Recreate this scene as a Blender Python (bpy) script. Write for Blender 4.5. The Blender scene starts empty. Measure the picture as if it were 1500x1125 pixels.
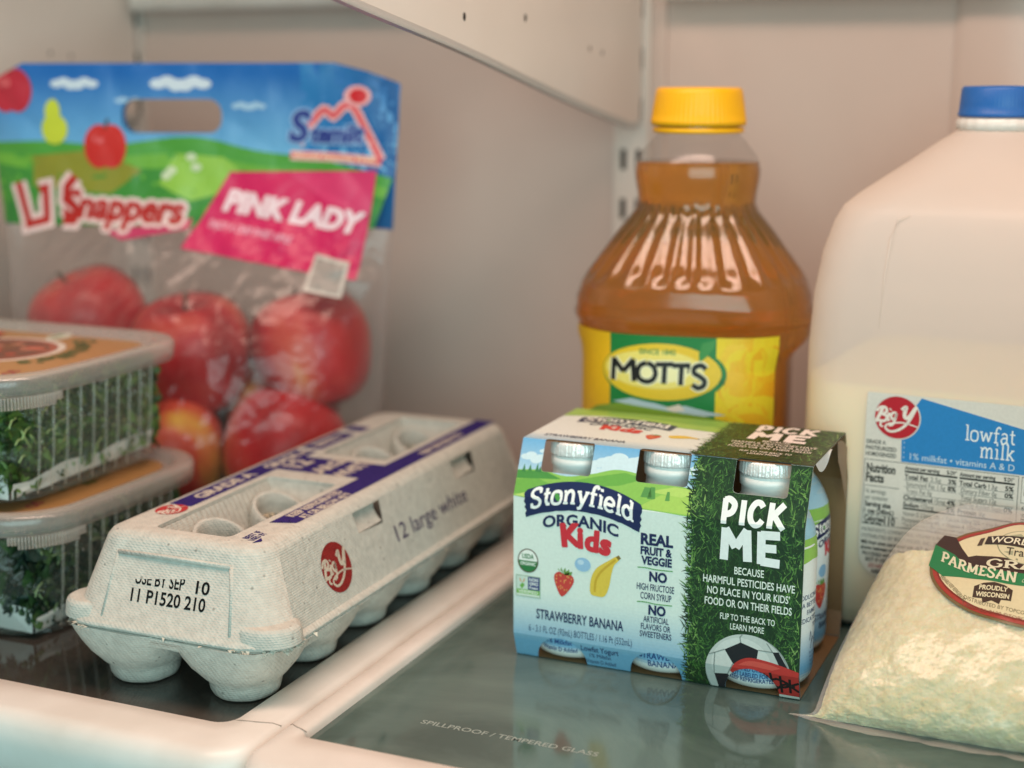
import bpy, math, random
from mathutils import Vector, noise
from mathutils.geometry import tessellate_polygon

# ------------------------------------------------------------------ scene, camera, light
S = 0.001                      # everything below is written in millimetres
random.seed(11)
sc = bpy.context.scene
COLL = sc.collection
sc.cycles.use_denoising = True
sc.cycles.max_bounces = 14
sc.cycles.transparent_max_bounces = 24
sc.cycles.transmission_bounces = 10
sc.cycles.caustics_refractive = False
sc.cycles.caustics_reflective = False
sc.cycles.sample_clamp_indirect = 4.0
sc.view_settings.view_transform = 'Standard'
sc.view_settings.look = 'None'
sc.view_settings.gamma = 1.0
sc.view_settings.exposure = 0.0
sc.view_settings.use_curve_mapping = False

cam_d = bpy.data.cameras.new('camera')
cam = bpy.data.objects.new('camera', cam_d)
COLL.objects.link(cam)
cam.location = (322.25 * S, -490.83 * S, 268 * S)
cam.rotation_euler = (math.radians(90 - 11.4976), 0, math.radians(23.7))
cam_d.sensor_width = 36.0
cam_d.lens = 52.8
cam_d.clip_start = 0.01
cam_d.clip_end = 20
cam_d.dof.use_dof = True
cam_d.dof.focus_distance = 0.65
cam_d.dof.aperture_fstop = 4.4
sc.camera = cam

world = bpy.data.worlds.new('World')
sc.world = world
world.use_nodes = True
wbg = world.node_tree.nodes['Background']
wbg.inputs['Color'].default_value = (0.50, 0.84, 0.88, 1)
wbg.inputs['Strength'].default_value = 0.28

def area_lamp(name, loc, target, size, size_y, power, color):
    l = bpy.data.lights.new(name, 'AREA')
    l.shape = 'RECTANGLE'
    l.size, l.size_y, l.energy, l.color = size * S, size_y * S, power, color
    o = bpy.data.objects.new(name, l)
    COLL.objects.link(o)
    o.location = Vector(loc) * S
    o.rotation_euler = (Vector(target) - Vector(loc)).to_track_quat('-Z', 'Y').to_euler()
    return o

area_lamp('fridge_ceiling_lamp', (70, 5, 600), (50, 70, 0), 600, 120, 3.75, (1.0, 0.69, 0.55))
area_lamp('room_window_light', (1250, -2000, 420), (80, 100, 30), 2400, 1500, 41.0, (0.68, 1.0, 0.98))

# ------------------------------------------------------------------ helpers
def lin(c):
    if isinstance(c, str):
        c = [int(c[i:i + 2], 16) / 255 for i in (0, 2, 4)]
        c = [x / 12.92 if x <= 0.04045 else ((x + 0.055) / 1.055) ** 2.4 for x in c]
    return (c[0], c[1], c[2], 1.0)

def mixc(a, b, t):
    a, b = lin(a), lin(b)
    return tuple(a[i] * (1 - t) + b[i] * t for i in range(3))

def P(d, k, v):
    d.inputs[k].default_value = v

def new_mat(name):
    m = bpy.data.materials.new(name)
    m.use_nodes = True
    nt = m.node_tree
    return m, nt, nt.nodes['Principled BSDF']

def add_bump(nt, bs, scale, strength, dist=0.001, detail=4, kind='noise', coord='Object'):
    tc = nt.nodes.new('ShaderNodeTexCoord')
    n = nt.nodes.new('ShaderNodeTexNoise')
    n.inputs['Scale'].default_value = scale
    n.inputs['Detail'].default_value = detail
    nt.links.new(tc.outputs[coord], n.inputs['Vector'])
    b = nt.nodes.new('ShaderNodeBump')
    b.inputs['Strength'].default_value = strength
    b.inputs['Distance'].default_value = dist
    nt.links.new(n.outputs['Fac'], b.inputs['Height'])
    nt.links.new(b.outputs['Normal'], bs.inputs['Normal'])
    return n, b

def simple(name, col, rough=0.5, spec=0.5, bump=None, vary=None, **kw):
    m, nt, bs = new_mat(name)
    P(bs, 'Base Color', lin(col))
    P(bs, 'Roughness', rough)
    P(bs, 'Specular IOR Level', spec)
    for k, v in kw.items():
        P(bs, k.replace('_', ' '), v)
    n = None
    if bump:
        n, _ = add_bump(nt, bs, bump[0], bump[1])
    if vary:
        tc = nt.nodes.new('ShaderNodeTexCoord')
        n2 = nt.nodes.new('ShaderNodeTexNoise')
        n2.inputs['Scale'].default_value = vary[0]
        n2.inputs['Detail'].default_value = 6
        nt.links.new(tc.outputs['Object'], n2.inputs['Vector'])
        r = nt.nodes.new('ShaderNodeValToRGB')
        r.color_ramp.elements[0].position = 0.3
        r.color_ramp.elements[1].position = 0.7
        r.color_ramp.elements[0].color = lin(col)
        r.color_ramp.elements[1].color = lin(vary[1])
        nt.links.new(n2.outputs['Fac'], r.inputs['Fac'])
        nt.links.new(r.outputs['Color'], bs.inputs['Base Color'])
    return m

def print_mat(name, rough=0.45, spec=0.5, bump=(900, 0.05), speck=0.06, speck_scale=700, pulp=False, coat=0.0):
    """a printed surface: colour comes from the print itself (the Col attribute)"""
    m, nt, bs = new_mat(name)
    at = nt.nodes.new('ShaderNodeAttribute')
    at.attribute_name = 'Col'
    tc = nt.nodes.new('ShaderNodeTexCoord')
    n = nt.nodes.new('ShaderNodeTexNoise')
    n.inputs['Scale'].default_value = speck_scale
    n.inputs['Detail'].default_value = 3
    nt.links.new(tc.outputs['Object'], n.inputs['Vector'])
    mr = nt.nodes.new('ShaderNodeMapRange')
    mr.inputs['From Min'].default_value = 0.3
    mr.inputs['From Max'].default_value = 0.7
    mr.inputs['To Min'].default_value = 1 - speck
    mr.inputs['To Max'].default_value = 1 + speck * 0.5
    nt.links.new(n.outputs['Fac'], mr.inputs['Value'])
    mx = nt.nodes.new('ShaderNodeVectorMath')
    mx.operation = 'SCALE'
    nt.links.new(at.outputs['Color'], mx.inputs[0])
    nt.links.new(mr.outputs['Result'], mx.inputs['Scale'])
    nt.links.new(mx.outputs['Vector'], bs.inputs['Base Color'])
    P(bs, 'Roughness', rough)
    P(bs, 'Specular IOR Level', spec)
    P(bs, 'Coat Weight', coat)
    nb, b = add_bump(nt, bs, bump[0], bump[1])
    if pulp:
        # the mesh-screen weave pressed into moulded pulp, plus dark flecks
        wv = nt.nodes.new('ShaderNodeTexWave')
        wv.wave_type = 'BANDS'
        wv.bands_direction = 'Z'
        wv.inputs['Scale'].default_value = 300
        wv.inputs['Distortion'].default_value = 1.2
        nt.links.new(tc.outputs['Object'], wv.inputs['Vector'])
        wx = nt.nodes.new('ShaderNodeTexWave')
        wx.wave_type = 'BANDS'
        wx.bands_direction = 'DIAGONAL'
        wx.inputs['Scale'].default_value = 260
        wx.inputs['Distortion'].default_value = 1.2
        nt.links.new(tc.outputs['Object'], wx.inputs['Vector'])
        ad = nt.nodes.new('ShaderNodeMath')
        ad.operation = 'ADD'
        nt.links.new(wv.outputs['Fac'], ad.inputs[0])
        nt.links.new(wx.outputs['Fac'], ad.inputs[1])
        a2 = nt.nodes.new('ShaderNodeMath')
        a2.operation = 'MULTIPLY_ADD'
        a2.inputs[1].default_value = 0.17
        nt.links.new(ad.outputs[0], a2.inputs[0])
        nt.links.new(nb.outputs['Fac'], a2.inputs[2])
        nt.links.new(a2.outputs[0], b.inputs['Height'])
        fl = nt.nodes.new('ShaderNodeTexVoronoi')
        fl.inputs['Scale'].default_value = 120
        fl.inputs['Randomness'].default_value = 1.0
        nt.links.new(tc.outputs['Object'], fl.inputs['Vector'])
        th = nt.nodes.new('ShaderNodeMapRange')
        th.inputs['From Min'].default_value = 0.05
        th.inputs['From Max'].default_value = 0.11
        th.inputs['To Min'].default_value = 0.55
        th.inputs['To Max'].default_value = 1.0
        nt.links.new(fl.outputs['Distance'], th.inputs['Value'])
        m3 = nt.nodes.new('ShaderNodeVectorMath')
        m3.operation = 'SCALE'
        nt.links.new(mx.outputs['Vector'], m3.inputs[0])
        nt.links.new(th.outputs['Result'], m3.inputs['Scale'])
        nt.links.new(m3.outputs['Vector'], bs.inputs['Base Color'])
    return m

def film_mat(name, haze=0.12, tint='ffffff', rough=0.08, bump=(60, 0.5), gloss=0.5):
    """thin clear plastic: mostly see-through, with a little haze and a gloss that follows the wrinkles"""
    m, nt, bs = new_mat(name)
    out = nt.nodes['Material Output']
    P(bs, 'Base Color', lin(tint))
    P(bs, 'Roughness', rough)
    P(bs, 'Specular IOR Level', 0.8)
    n, b = add_bump(nt, bs, bump[0], bump[1], dist=0.004, detail=3)
    tr = nt.nodes.new('ShaderNodeBsdfTransparent')
    tr.inputs['Color'].default_value = (0.97, 0.97, 0.97, 1)
    lw = nt.nodes.new('ShaderNodeLayerWeight')
    lw.inputs['Blend'].default_value = 0.35
    nt.links.new(b.outputs['Normal'], lw.inputs['Normal'])
    mr = nt.nodes.new('ShaderNodeMapRange')
    mr.inputs['To Min'].default_value = haze
    mr.inputs['To Max'].default_value = min(1, haze + gloss)
    nt.links.new(lw.outputs['Facing'], mr.inputs['Value'])
    gl = nt.nodes.new('ShaderNodeBsdfGlossy')
    gl.inputs['Roughness'].default_value = rough
    nt.links.new(b.outputs['Normal'], gl.inputs['Normal'])
    m1 = nt.nodes.new('ShaderNodeMixShader')
    nt.links.new(mr.outputs['Result'], m1.inputs['Fac'])
    nt.links.new(tr.outputs[0], m1.inputs[1])
    nt.links.new(bs.outputs[0], m1.inputs[2])
    m2 = nt.nodes.new('ShaderNodeMixShader')
    m2.inputs['Fac'].default_value = 0.04
    nt.links.new(m1.outputs[0], m2.inputs[1])
    nt.links.new(gl.outputs[0], m2.inputs[2])
    nt.links.new(m2.outputs[0], out.inputs['Surface'])
    return m

# ---- mesh builder -------------------------------------------------------------------
class MB:
    def __init__(s, col='ffffff'):
        s.v, s.f, s.c, s.m, s.sm = [], [], [], [], []
        s.col = col
    def face(s, idx, col=None, mi=0, smooth=True):
        s.f.append(tuple(idx)); s.c.append(lin(col if col is not None else s.col)); s.m.append(mi); s.sm.append(smooth)
    def vert(s, p):
        s.v.append(tuple(p)); return len(s.v) - 1
    def poly(s, pts, col=None, mi=0, smooth=False):
        b = len(s.v); s.v += [tuple(p) for p in pts]
        s.face(range(b, b + len(pts)), col, mi, smooth)
    def box(s, x0, x1, y0, y1, z0, z1, col=None, mi=0):
        b = len(s.v)
        s.v += [(x0, y0, z0), (x1, y0, z0), (x1, y1, z0), (x0, y1, z0), (x0, y0, z1), (x1, y0, z1), (x1, y1, z1), (x0, y1, z1)]
        for q in ((3, 2, 1, 0), (4, 5, 6, 7), (0, 1, 5, 4), (1, 2, 6, 5), (2, 3, 7, 6), (3, 0, 4, 7)):
            s.face([b + i for i in q], col, mi, False)
    def loft(s, rings, col=None, mi=0, cap0=False, cap1=False, smooth=True, skip=None, closed=True):
        n = len(rings[0]); b = len(s.v)
        for r in rings: s.v += [tuple(p) for p in r]
        for k in range(len(rings) - 1):
            for i in range(n if closed else n - 1):
                if skip and skip(k, i): continue
                j = (i + 1) % n
                s.face((b + k * n + i, b + k * n + j, b + (k + 1) * n + j, b + (k + 1) * n + i), col, mi, smooth)
        if cap0: s.face([b + i for i in reversed(range(n))], col, mi, False)
        if cap1: s.face([b + (len(rings) - 1) * n + i for i in range(n)], col, mi, False)
    def lathe(s, prof, n=48, c=(0, 0), col=None, mi=0, rmod=None, zmod=None, cap0=False, cap1=False):
        rings = []
        for r, z in prof:
            ring = []
            for i in range(n):
                a = 2 * math.pi * i / n
                rr = r * (rmod(a, z) if rmod else 1)
                ring.append((c[0] + rr * math.cos(a), c[1] + rr * math.sin(a), z + (zmod(a, z, rr) if zmod else 0)))
            rings.append(ring)
        s.loft(rings, col, mi, cap0, cap1)
    def grid(s, fn, nu, nv, col=None, mi=0, smooth=True, flip=False, keep=None):
        b = len(s.v)
        for j in range(nv + 1):
            for i in range(nu + 1):
                s.v.append(tuple(fn(i / nu, j / nv)))
        for j in range(nv):
            for i in range(nu):
                if keep and not keep((i + .5) / nu, (j + .5) / nv): continue
                q = (b + j * (nu + 1) + i, b + j * (nu + 1) + i + 1, b + (j + 1) * (nu + 1) + i + 1, b + (j + 1) * (nu + 1) + i)
                cc = col((i + .5) / nu, (j + .5) / nv) if callable(col) else col
                s.face(q[::-1] if flip else q, cc, mi, smooth)
    def tube(s, pts, r, n=8, col=None, mi=0):
        pts = [Vector(p) for p in pts]; rings = []
        for i, p in enumerate(pts):
            t = (pts[min(i + 1, len(pts) - 1)] - pts[max(i - 1, 0)]).normalized()
            a = t.cross(Vector((0.3, 0.2, 1))).normalized()
            if a.length < .1: a = Vector((1, 0, 0))
            bb = t.cross(a)
            rr = r[i] if isinstance(r, (list, tuple)) else r
            rings.append([p + a * rr * math.cos(2 * math.pi * k / n) + bb * rr * math.sin(2 * math.pi * k / n) for k in range(n)])
        s.loft(rings, col, mi, True, True)
    def holed(s, loops, col=None, mi=0):
        tris = tessellate_polygon([[Vector(p) for p in l] for l in loops])
        flat = [p for l in loops for p in l]
        b = len(s.v); s.v += [tuple(p) for p in flat]
        for t in tris: s.face([b + i for i in t], col, mi, False)
    def art(s, art, fn, mi=0, smooth=False):
        """lay printed art on a surface: fn(u, v, lift) -> point"""
        for pts, z, col in art.F:
            b = len(s.v)
            s.v += [tuple(fn(u, v, z)) for u, v in pts]
            s.face(range(b, b + len(pts)), col, mi, smooth)
    def build(s, name, mats, parent=None, loc=None, rot=None, merge=False):
        me = bpy.data.meshes.new(name)
        me.from_pydata([(x * S, y * S, z * S) for x, y, z in s.v], [], s.f)
        mats = mats if isinstance(mats, (list, tuple)) else [mats]
        for m in mats: me.materials.append(m)
        me.polygons.foreach_set('material_index', s.m)
        me.polygons.foreach_set('use_smooth', s.sm)
        ca = me.color_attributes.new('Col', 'FLOAT_COLOR', 'CORNER')
        buf = []
        for f, c in zip(s.f, s.c): buf += list(c) * len(f)
        ca.data.foreach_set('color', buf)
        me.validate(); me.update()
        o = bpy.data.objects.new(name, me)
        COLL.objects.link(o)
        if parent: o.parent = parent
        if loc is not None: o.location = Vector(loc) * S
        if rot is not None: o.rotation_euler = (0, 0, math.radians(rot))
        return o

def thing(name, label, cat, loc=(0, 0, 0), rot=0, group=None):
    o = bpy.data.objects.new(name, None)
    o.empty_display_size = 0.02
    COLL.objects.link(o)
    o.location = Vector(loc) * S
    o.rotation_euler = (0, 0, math.radians(rot))
    return tag(o, label, cat, group)

def tag(o, label, cat, group=None):
    o['label'] = label; o['category'] = cat
    if group: o['group'] = group
    return o

def structure(o):
    o['kind'] = 'structure'; return o

def solidify(o, t, off=-1):
    m = o.modifiers.new('thickness', 'SOLIDIFY'); m.thickness = t * S; m.offset = off
    return o

# ---- printed art ---------------------------------------------------------------------
_tc = {}
def text_tris(body, bold):
    k = (body, bold)
    if k in _tc: return _tc[k]
    cu = bpy.data.curves.new('t', 'FONT')
    cu.body = body; cu.size = 1; cu.offset = bold; cu.resolution_u = 3; cu.fill_mode = 'BOTH'
    ob = bpy.data.objects.new('t', cu)
    COLL.objects.link(ob)
    bpy.context.view_layer.update()
    me = ob.to_mesh()
    me.calc_loop_triangles()
    vs = [(v.co.x, v.co.y) for v in me.vertices]
    tr = [[vs[i] for i in t.vertices] for t in me.loop_triangles]
    ob.to_mesh_clear()
    bpy.data.objects.remove(ob); bpy.data.curves.remove(cu)
    xs = [p[0] for t in tr for p in t] or [0]
    x0, x1 = min(xs), max(xs)
    CAP = 0.691
    tr = [[((x - x0) / CAP, y / CAP) for x, y in t] for t in tr]
    _tc[k] = (tr, (x1 - x0) / CAP)
    return _tc[k]

def spline(pts, n=8, closed=False):
    out = []; m = len(pts)
    seg = m if closed else m - 1
    for i in range(seg):
        g = (lambda k: pts[k % m]) if closed else (lambda k: pts[max(0, min(m - 1, k))])
        a, b, c, d = g(i - 1), g(i), g(i + 1), g(i + 2)
        for j in range(n):
            t = j / n
            out.append(tuple(.5 * (2 * b[k] + (c[k] - a[k]) * t + (2 * a[k] - 5 * b[k] + 4 * c[k] - d[k]) * t * t + (3 * b[k] - a[k] - 3 * c[k] + d[k]) * t ** 3) for k in (0, 1)))
    if not closed: out.append(tuple(pts[-1]))
    return out

def cutline(pts, p, n):
    """split a convex polygon by the line through p with normal n"""
    d = [(q[0] - p[0]) * n[0] + (q[1] - p[1]) * n[1] for q in pts]
    if all(x >= -1e-9 for x in d): return pts, None
    if all(x <= 1e-9 for x in d): return None, pts
    A, B = [], []
    for i in range(len(pts)):
        j = (i + 1) % len(pts)
        if d[i] >= 0: A.append(pts[i])
        if d[i] <= 0: B.append(pts[i])
        if d[i] * d[j] < 0:
            t = d[i] / (d[i] - d[j])
            q = (pts[i][0] + (pts[j][0] - pts[i][0]) * t, pts[i][1] + (pts[j][1] - pts[i][1]) * t)
            A.append(q); B.append(q)
    return (A if len(A) > 2 else None), (B if len(B) > 2 else None)

class Art:
    def __init__(s): s.F = []; s.z = 0.0
    def L(s, n): s.z = 0.03 * n; return s
    def add(s, pts, col, dz=0): s.F.append(([tuple(p) for p in pts], s.z + dz, lin(col) if not isinstance(col, tuple) or len(col) != 4 else col))
    def poly(s, pts, col, warp=None):
        for t in tessellate_polygon([[Vector((p[0], p[1], 0)) for p in pts]]):
            s.add([pts[i] for i in t], col)
        return s
    def rect(s, x0, y0, x1, y1, col): s.add([(x0, y0), (x1, y0), (x1, y1), (x0, y1)], col)
    def rrect(s, x0, y0, x1, y1, r, col, n=6): s.add(rr2(x0, y0, x1, y1, r, n), col)
    def ell(s, cx, cy, rx, ry, col, n=40, rot=0):
        c, q = math.cos(rot), math.sin(rot)
        s.add([(cx + rx * math.cos(a) * c - ry * math.sin(a) * q, cy + rx * math.cos(a) * q + ry * math.sin(a) * c) for a in (2 * math.pi * i / n for i in range(n))], col)
    def stroke(s, pts, w, col, smooth=0, closed=False, xf=None, dz=0, taper=None, cap=False):
        if smooth: pts = spline(pts, smooth, closed)
        n = len(pts); Lf = []; Rt = []
        for i in range(n):
            if closed: a, b = pts[i - 1], pts[(i + 1) % n]
            else: a, b = pts[max(0, i - 1)], pts[min(n - 1, i + 1)]
            p = pts[i]
            def un(u, v):
                l = math.hypot(v[0] - u[0], v[1] - u[1]) or 1
                return ((v[0] - u[0]) / l, (v[1] - u[1]) / l)
            d1 = un(a, p) if (closed or i > 0) else un(p, b)
            d2 = un(p, b) if (closed or i < n - 1) else d1
            m = (d1[0] + d2[0], d1[1] + d2[1]); l = math.hypot(*m)
            if l < .2: m = d2; l = 1
            m = (m[0] / l, m[1] / l)
            k = 1 / max(.5, m[0] * d2[0] + m[1] * d2[1])
            ww = (taper(i / (n - 1)) if taper else 1) * w / 2 * k
            Lf.append((p[0] - m[1] * ww, p[1] + m[0] * ww)); Rt.append((p[0] + m[1] * ww, p[1] - m[0] * ww))
        xf = xf or (lambda q: q)
        Lf = [xf(q) for q in Lf]; Rt = [xf(q) for q in Rt]
        for i in range(n if closed else n - 1):
            j = (i + 1) % n
            s.add([Lf[i], Rt[i], Rt[j], Lf[j]], col, dz)
        if cap:
            for e in (0, n - 1):
                s.add([xf((pts[e][0] + w / 2 * math.cos(k * .7854), pts[e][1] + w / 2 * math.sin(k * .7854))) for k in range(8)], col, dz + .003)
    def text(s, body, x, y, h, col, w=None, bold=0.0, align='L', rot=0, shear=0, warp=None):
        tr, tw = text_tris(body, bold)
        sx = h if w is None else w / max(tw, .01)
        W = tw * sx
        ox = {'L': 0, 'C': -W / 2, 'R': -W}[align]
        c, q = math.cos(math.radians(rot)), math.sin(math.radians(rot))
        for t in tr:
            pp = []
            for a, b in t:
                a, b = a * sx + ox + b * h * shear, b * h
                r = (x + a * c - b * q, y + a * q + b * c)
                pp.append(warp(*r) if warp else r)
            s.add(pp, col)
        return W
    def fat(s, body, x, y, h, col, grow, w=None, bold=0.02, align='L', rot=0, shear=0, warp=None):
        z0 = s.z
        for k in range(10):
            t = 6.283 * k / 10
            s.z = z0 + .0015 * k
            s.text(body, x + grow * math.cos(t), y + grow * math.sin(t), h, col, w=w, bold=bold, align=align, rot=rot, shear=shear, warp=warp)
        s.z = z0
    def cut(s, p, n):
        out = []
        for pts, z, c in s.F:
            a, b = cutline(pts, p, n)
            if a: out.append((a, z, c))
            if b: out.append((b, z, c))
        s.F = out
    def clip(s, p, n):           # keep the side the normal points to
        s.F = [(a, z, c) for pts, z, c in s.F for a in [cutline(pts, p, n)[0]] if a]
    def hole(s, poly):           # cut a convex hole (counter-clockwise outline)
        x0 = min(p[0] for p in poly); x1 = max(p[0] for p in poly); y0 = min(p[1] for p in poly); y1 = max(p[1] for p in poly)
        out = []
        for pts, z, c in s.F:
            if max(p[0] for p in pts) < x0 or min(p[0] for p in pts) > x1 or max(p[1] for p in pts) < y0 or min(p[1] for p in pts) > y1:
                out.append((pts, z, c)); continue
            cur = pts
            for i in range(len(poly)):
                a, b = poly[i], poly[(i + 1) % len(poly)]
                ins, outs = cutline(cur, a, (-(b[1] - a[1]), b[0] - a[0]))
                if outs: out.append((outs, z, c))
                cur = ins
                if not cur: break
        s.F = out
    def keep(s, poly):           # keep only what is inside a convex outline
        for i in range(len(poly)):
            a, b = poly[i], poly[(i + 1) % len(poly)]
            s.clip(a, (-(b[1] - a[1]), b[0] - a[0]))
    def gridcut(s, du, dv):
        out = []
        for pts, z, c in s.F:
            todo = [pts]
            for ax, d in ((0, du), (1, dv)):
                if not d: continue
                nxt = []
                for q in todo:
                    lo = min(p[ax] for p in q); hi = max(p[ax] for p in q)
                    k = math.floor(lo / d) + 1
                    cur = q
                    while cur and k * d < hi - 1e-6:
                        pt = (k * d, 0) if ax == 0 else (0, k * d)
                        nn = (1, 0) if ax == 0 else (0, 1)
                        a, b = cutline(cur, pt, nn)
                        if b: nxt.append(b)
                        cur = a; k += 1
                    if cur: nxt.append(cur)
                todo = nxt
            out += [(q, z, c) for q in todo]
        s.F = out

def rr2(x0, y0, x1, y1, r, n=6):
    out = []
    for cx, cy, a0 in ((x1 - r, y1 - r, 0), (x0 + r, y1 - r, 90), (x0 + r, y0 + r, 180), (x1 - r, y0 + r, 270)):
        for i in range(n + 1):
            a = math.radians(a0 + 90 * i / n)
            out.append((cx + r * math.cos(a), cy + r * math.sin(a)))
    return out

def rring(cx, cy, hx, hy, r, z, n=8):
    r = min(r, hx - .01, hy - .01)
    return [(x, y, z) for x, y in rr2(cx - hx, cy - hy, cx + hx, cy + hy, r, n)]

# slab-serif skeleton alphabet: (strokes, serifs, advance)
SLAB = {
 'S': ([([(.54, .78), (.49, .95), (.29, 1.0), (.1, .92), (.07, .74), (.2, .58), (.4, .46), (.53, .28), (.46, .06), (.27, 0), (.1, .07), (.05, .22)], 1)], [[(.54, .72), (.54, .98)], [(.05, .02), (.05, .28)]], .68),
 't': ([([(.2, .9), (.2, .2), (.26, .05), (.4, .04)], 0)], [[(.04, .63), (.4, .63)]], .47),
 'o': ([([(.3, .66), (.1, .58), (.05, .33), (.1, .08), (.3, 0), (.5, .08), (.55, .33), (.5, .58)], 2)], [], .66),
 'n': ([([(.16, 0), (.16, .64)], 0), ([(.16, .42), (.25, .58), (.4, .66), (.52, .58), (.56, .4), (.56, 0)], 1)], [[(.03, .63), (.16, .63)], [(.03, .03), (.3, .03)], [(.44, .03), (.7, .03)]], .76),
 'm': ([([(.16, 0), (.16, .64)], 0), ([(.16, .42), (.25, .58), (.37, .66), (.47, .58), (.5, .4), (.5, 0)], 1), ([(.5, .42), (.59, .58), (.71, .66), (.81, .58), (.84, .4), (.84, 0)], 1)], [[(.03, .63), (.16, .63)], [(.05, .03), (.28, .03)], [(.4, .03), (.6, .03)], [(.74, .03), (.96, .03)]], 1.04),
 'y': ([([(.12, .63), (.34, .06)], 0), ([(.56, .63), (.34, .02), (.22, -.2), (.06, -.25)], 0)], [[(0, .63), (.24, .63)], [(.44, .63), (.68, .63)]], .68),
 'f': ([([(.5, .9), (.4, 1.02), (.25, .94), (.2, .75), (.2, .5)], 1), ([(.2, .5), (.2, 0)], 0)], [[(.04, .63), (.42, .63)], [(.06, .03), (.36, .03)]], .5),
 'i': ([([(.18, 0), (.18, .63)], 0), ([(.17, .84), (.17, .98)], 0)], [[(.04, .63), (.18, .63)], [(.04, .03), (.33, .03)]], .38),
 'e': ([([(.08, .35), (.52, .35)], 0), ([(.52, .35), (.5, .55), (.3, .67), (.12, .58), (.05, .33), (.12, .07), (.32, 0), (.52, .1)], 1)], [], .62),
 'l': ([([(.18, 0), (.18, 1.0)], 0)], [[(.04, .98), (.18, .98)], [(.04, .03), (.33, .03)]], .38),
 'd': ([([(.46, .5), (.3, .66), (.12, .58), (.05, .33), (.12, .08), (.3, 0), (.46, .14)], 1), ([(.5, 0), (.5, 1.0)], 0)], [[(.36, .98), (.5, .98)], [(.5, .03), (.64, .03)]], .7),
 'w': ([([(.1, .63), (.28, .04)], 0), ([(.28, .04), (.46, .6)], 0), ([(.46, .6), (.64, .04)], 0), ([(.64, .04), (.82, .63)], 0)], [[(0, .63), (.22, .63)], [(.7, .63), (.92, .63)]], .96),
 'a': ([([(.1, .55), (.25, .66), (.42, .6), (.46, .42), (.46, .1), (.58, .03)], 1), ([(.46, .36), (.22, .36), (.07, .2), (.18, 0), (.34, .04), (.46, .18)], 1)], [], .62),
 'k': ([([(.16, 0), (.16, 1.0)], 0), ([(.16, .25), (.5, .62)], 0), ([(.28, .36), (.54, .04)], 0)], [[(.03, .98), (.16, .98)], [(.03, .03), (.3, .03)], [(.38, .63), (.6, .63)], [(.44, .03), (.64, .03)]], .66),
 'P': ([([(.15, 0), (.15, 1)], 0), ([(.15, .95), (.42, .97), (.56, .74), (.42, .5), (.15, .48)], 1)], [[(.0, .04), (.32, .04)], [(.0, .96), (.2, .96)]], .66),
 'A': ([([(.08, .03), (.36, 1)], 0), ([(.36, 1), (.64, .03)], 0)], [[(0, .04), (.22, .04)], [(.5, .04), (.76, .04)], [(.2, .36), (.52, .36)]], .78),
 'R': ([([(.15, 0), (.15, 1)], 0), ([(.15, .95), (.42, .97), (.56, .75), (.42, .52), (.15, .5)], 1), ([(.34, .5), (.62, .04)], 0)], [[(.0, .04), (.3, .04)], [(.0, .96), (.2, .96)], [(.56, .04), (.74, .04)]], .76),
 'M': ([([(.12, 0), (.14, 1)], 0), ([(.14, 1), (.42, .15)], 0), ([(.42, .15), (.72, 1)], 0), ([(.72, 1), (.76, 0)], 0)], [[(0, .04), (.26, .04)], [(.02, .96), (.16, .96)], [(.62, .04), (.9, .04)], [(.7, .96), (.86, .96)]], .96),
 'E': ([([(.15, 0), (.15, 1)], 0), ([(.0, .95), (.52, .95)], 0), ([(.15, .5), (.42, .5)], 0), ([(.0, .05), (.54, .05)], 0)], [[(.52, .78), (.52, 1)], [(.54, .0), (.54, .22)]], .66),
 'N': ([([(.13, 0), (.13, 1)], 0), ([(.13, 1), (.66, 0)], 0), ([(.66, 0), (.66, 1)], 0)], [[(0, .04), (.26, .04)], [(.0, .96), (.14, .96)], [(.54, .96), (.8, .96)]], .84),
 'G': ([([(.62, .8), (.48, .97), (.26, .98), (.06, .74), (.06, .3), (.26, .02), (.5, .04), (.62, .2), (.62, .42)], 1)], [[(.44, .44), (.72, .44)]], .76),
 'T': ([([(.34, 0), (.34, .96)], 0), ([(.02, .95), (.66, .95)], 0)], [[(.2, .04), (.48, .04)], [(.03, .76), (.03, 1)], [(.65, .76), (.65, 1)]], .7),
 'D': ([([(.15, 0), (.15, 1)], 0), ([(.0, .95), (.36, .96), (.62, .74), (.62, .28), (.36, .04), (.0, .05)], 1)], [], .74),
 'C': ([([(.6, .78), (.46, .97), (.26, .98), (.06, .74), (.06, .28), (.26, .02), (.48, .03), (.62, .2)], 1)], [[(.61, .7), (.61, .98)]], .7),
 'L': ([([(.15, 0), (.15, 1)], 0), ([(.0, .05), (.52, .05)], 0)], [[(.0, .96), (.3, .96)], [(.53, 0), (.53, .26)]], .6),
 'O': ([([(.36, .98), (.1, .8), (.05, .5), (.1, .18), (.36, .02), (.62, .18), (.68, .5), (.62, .8)], 2)], [], .78),
 'W': ([([(.1, .97), (.3, .02)], 0), ([(.3, .02), (.5, .8)], 0), ([(.5, .8), (.7, .02)], 0), ([(.7, .02), (.9, .97)], 0)], [[(0, .96), (.22, .96)], [(.78, .96), (1, .96)]], 1.02),
}
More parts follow.
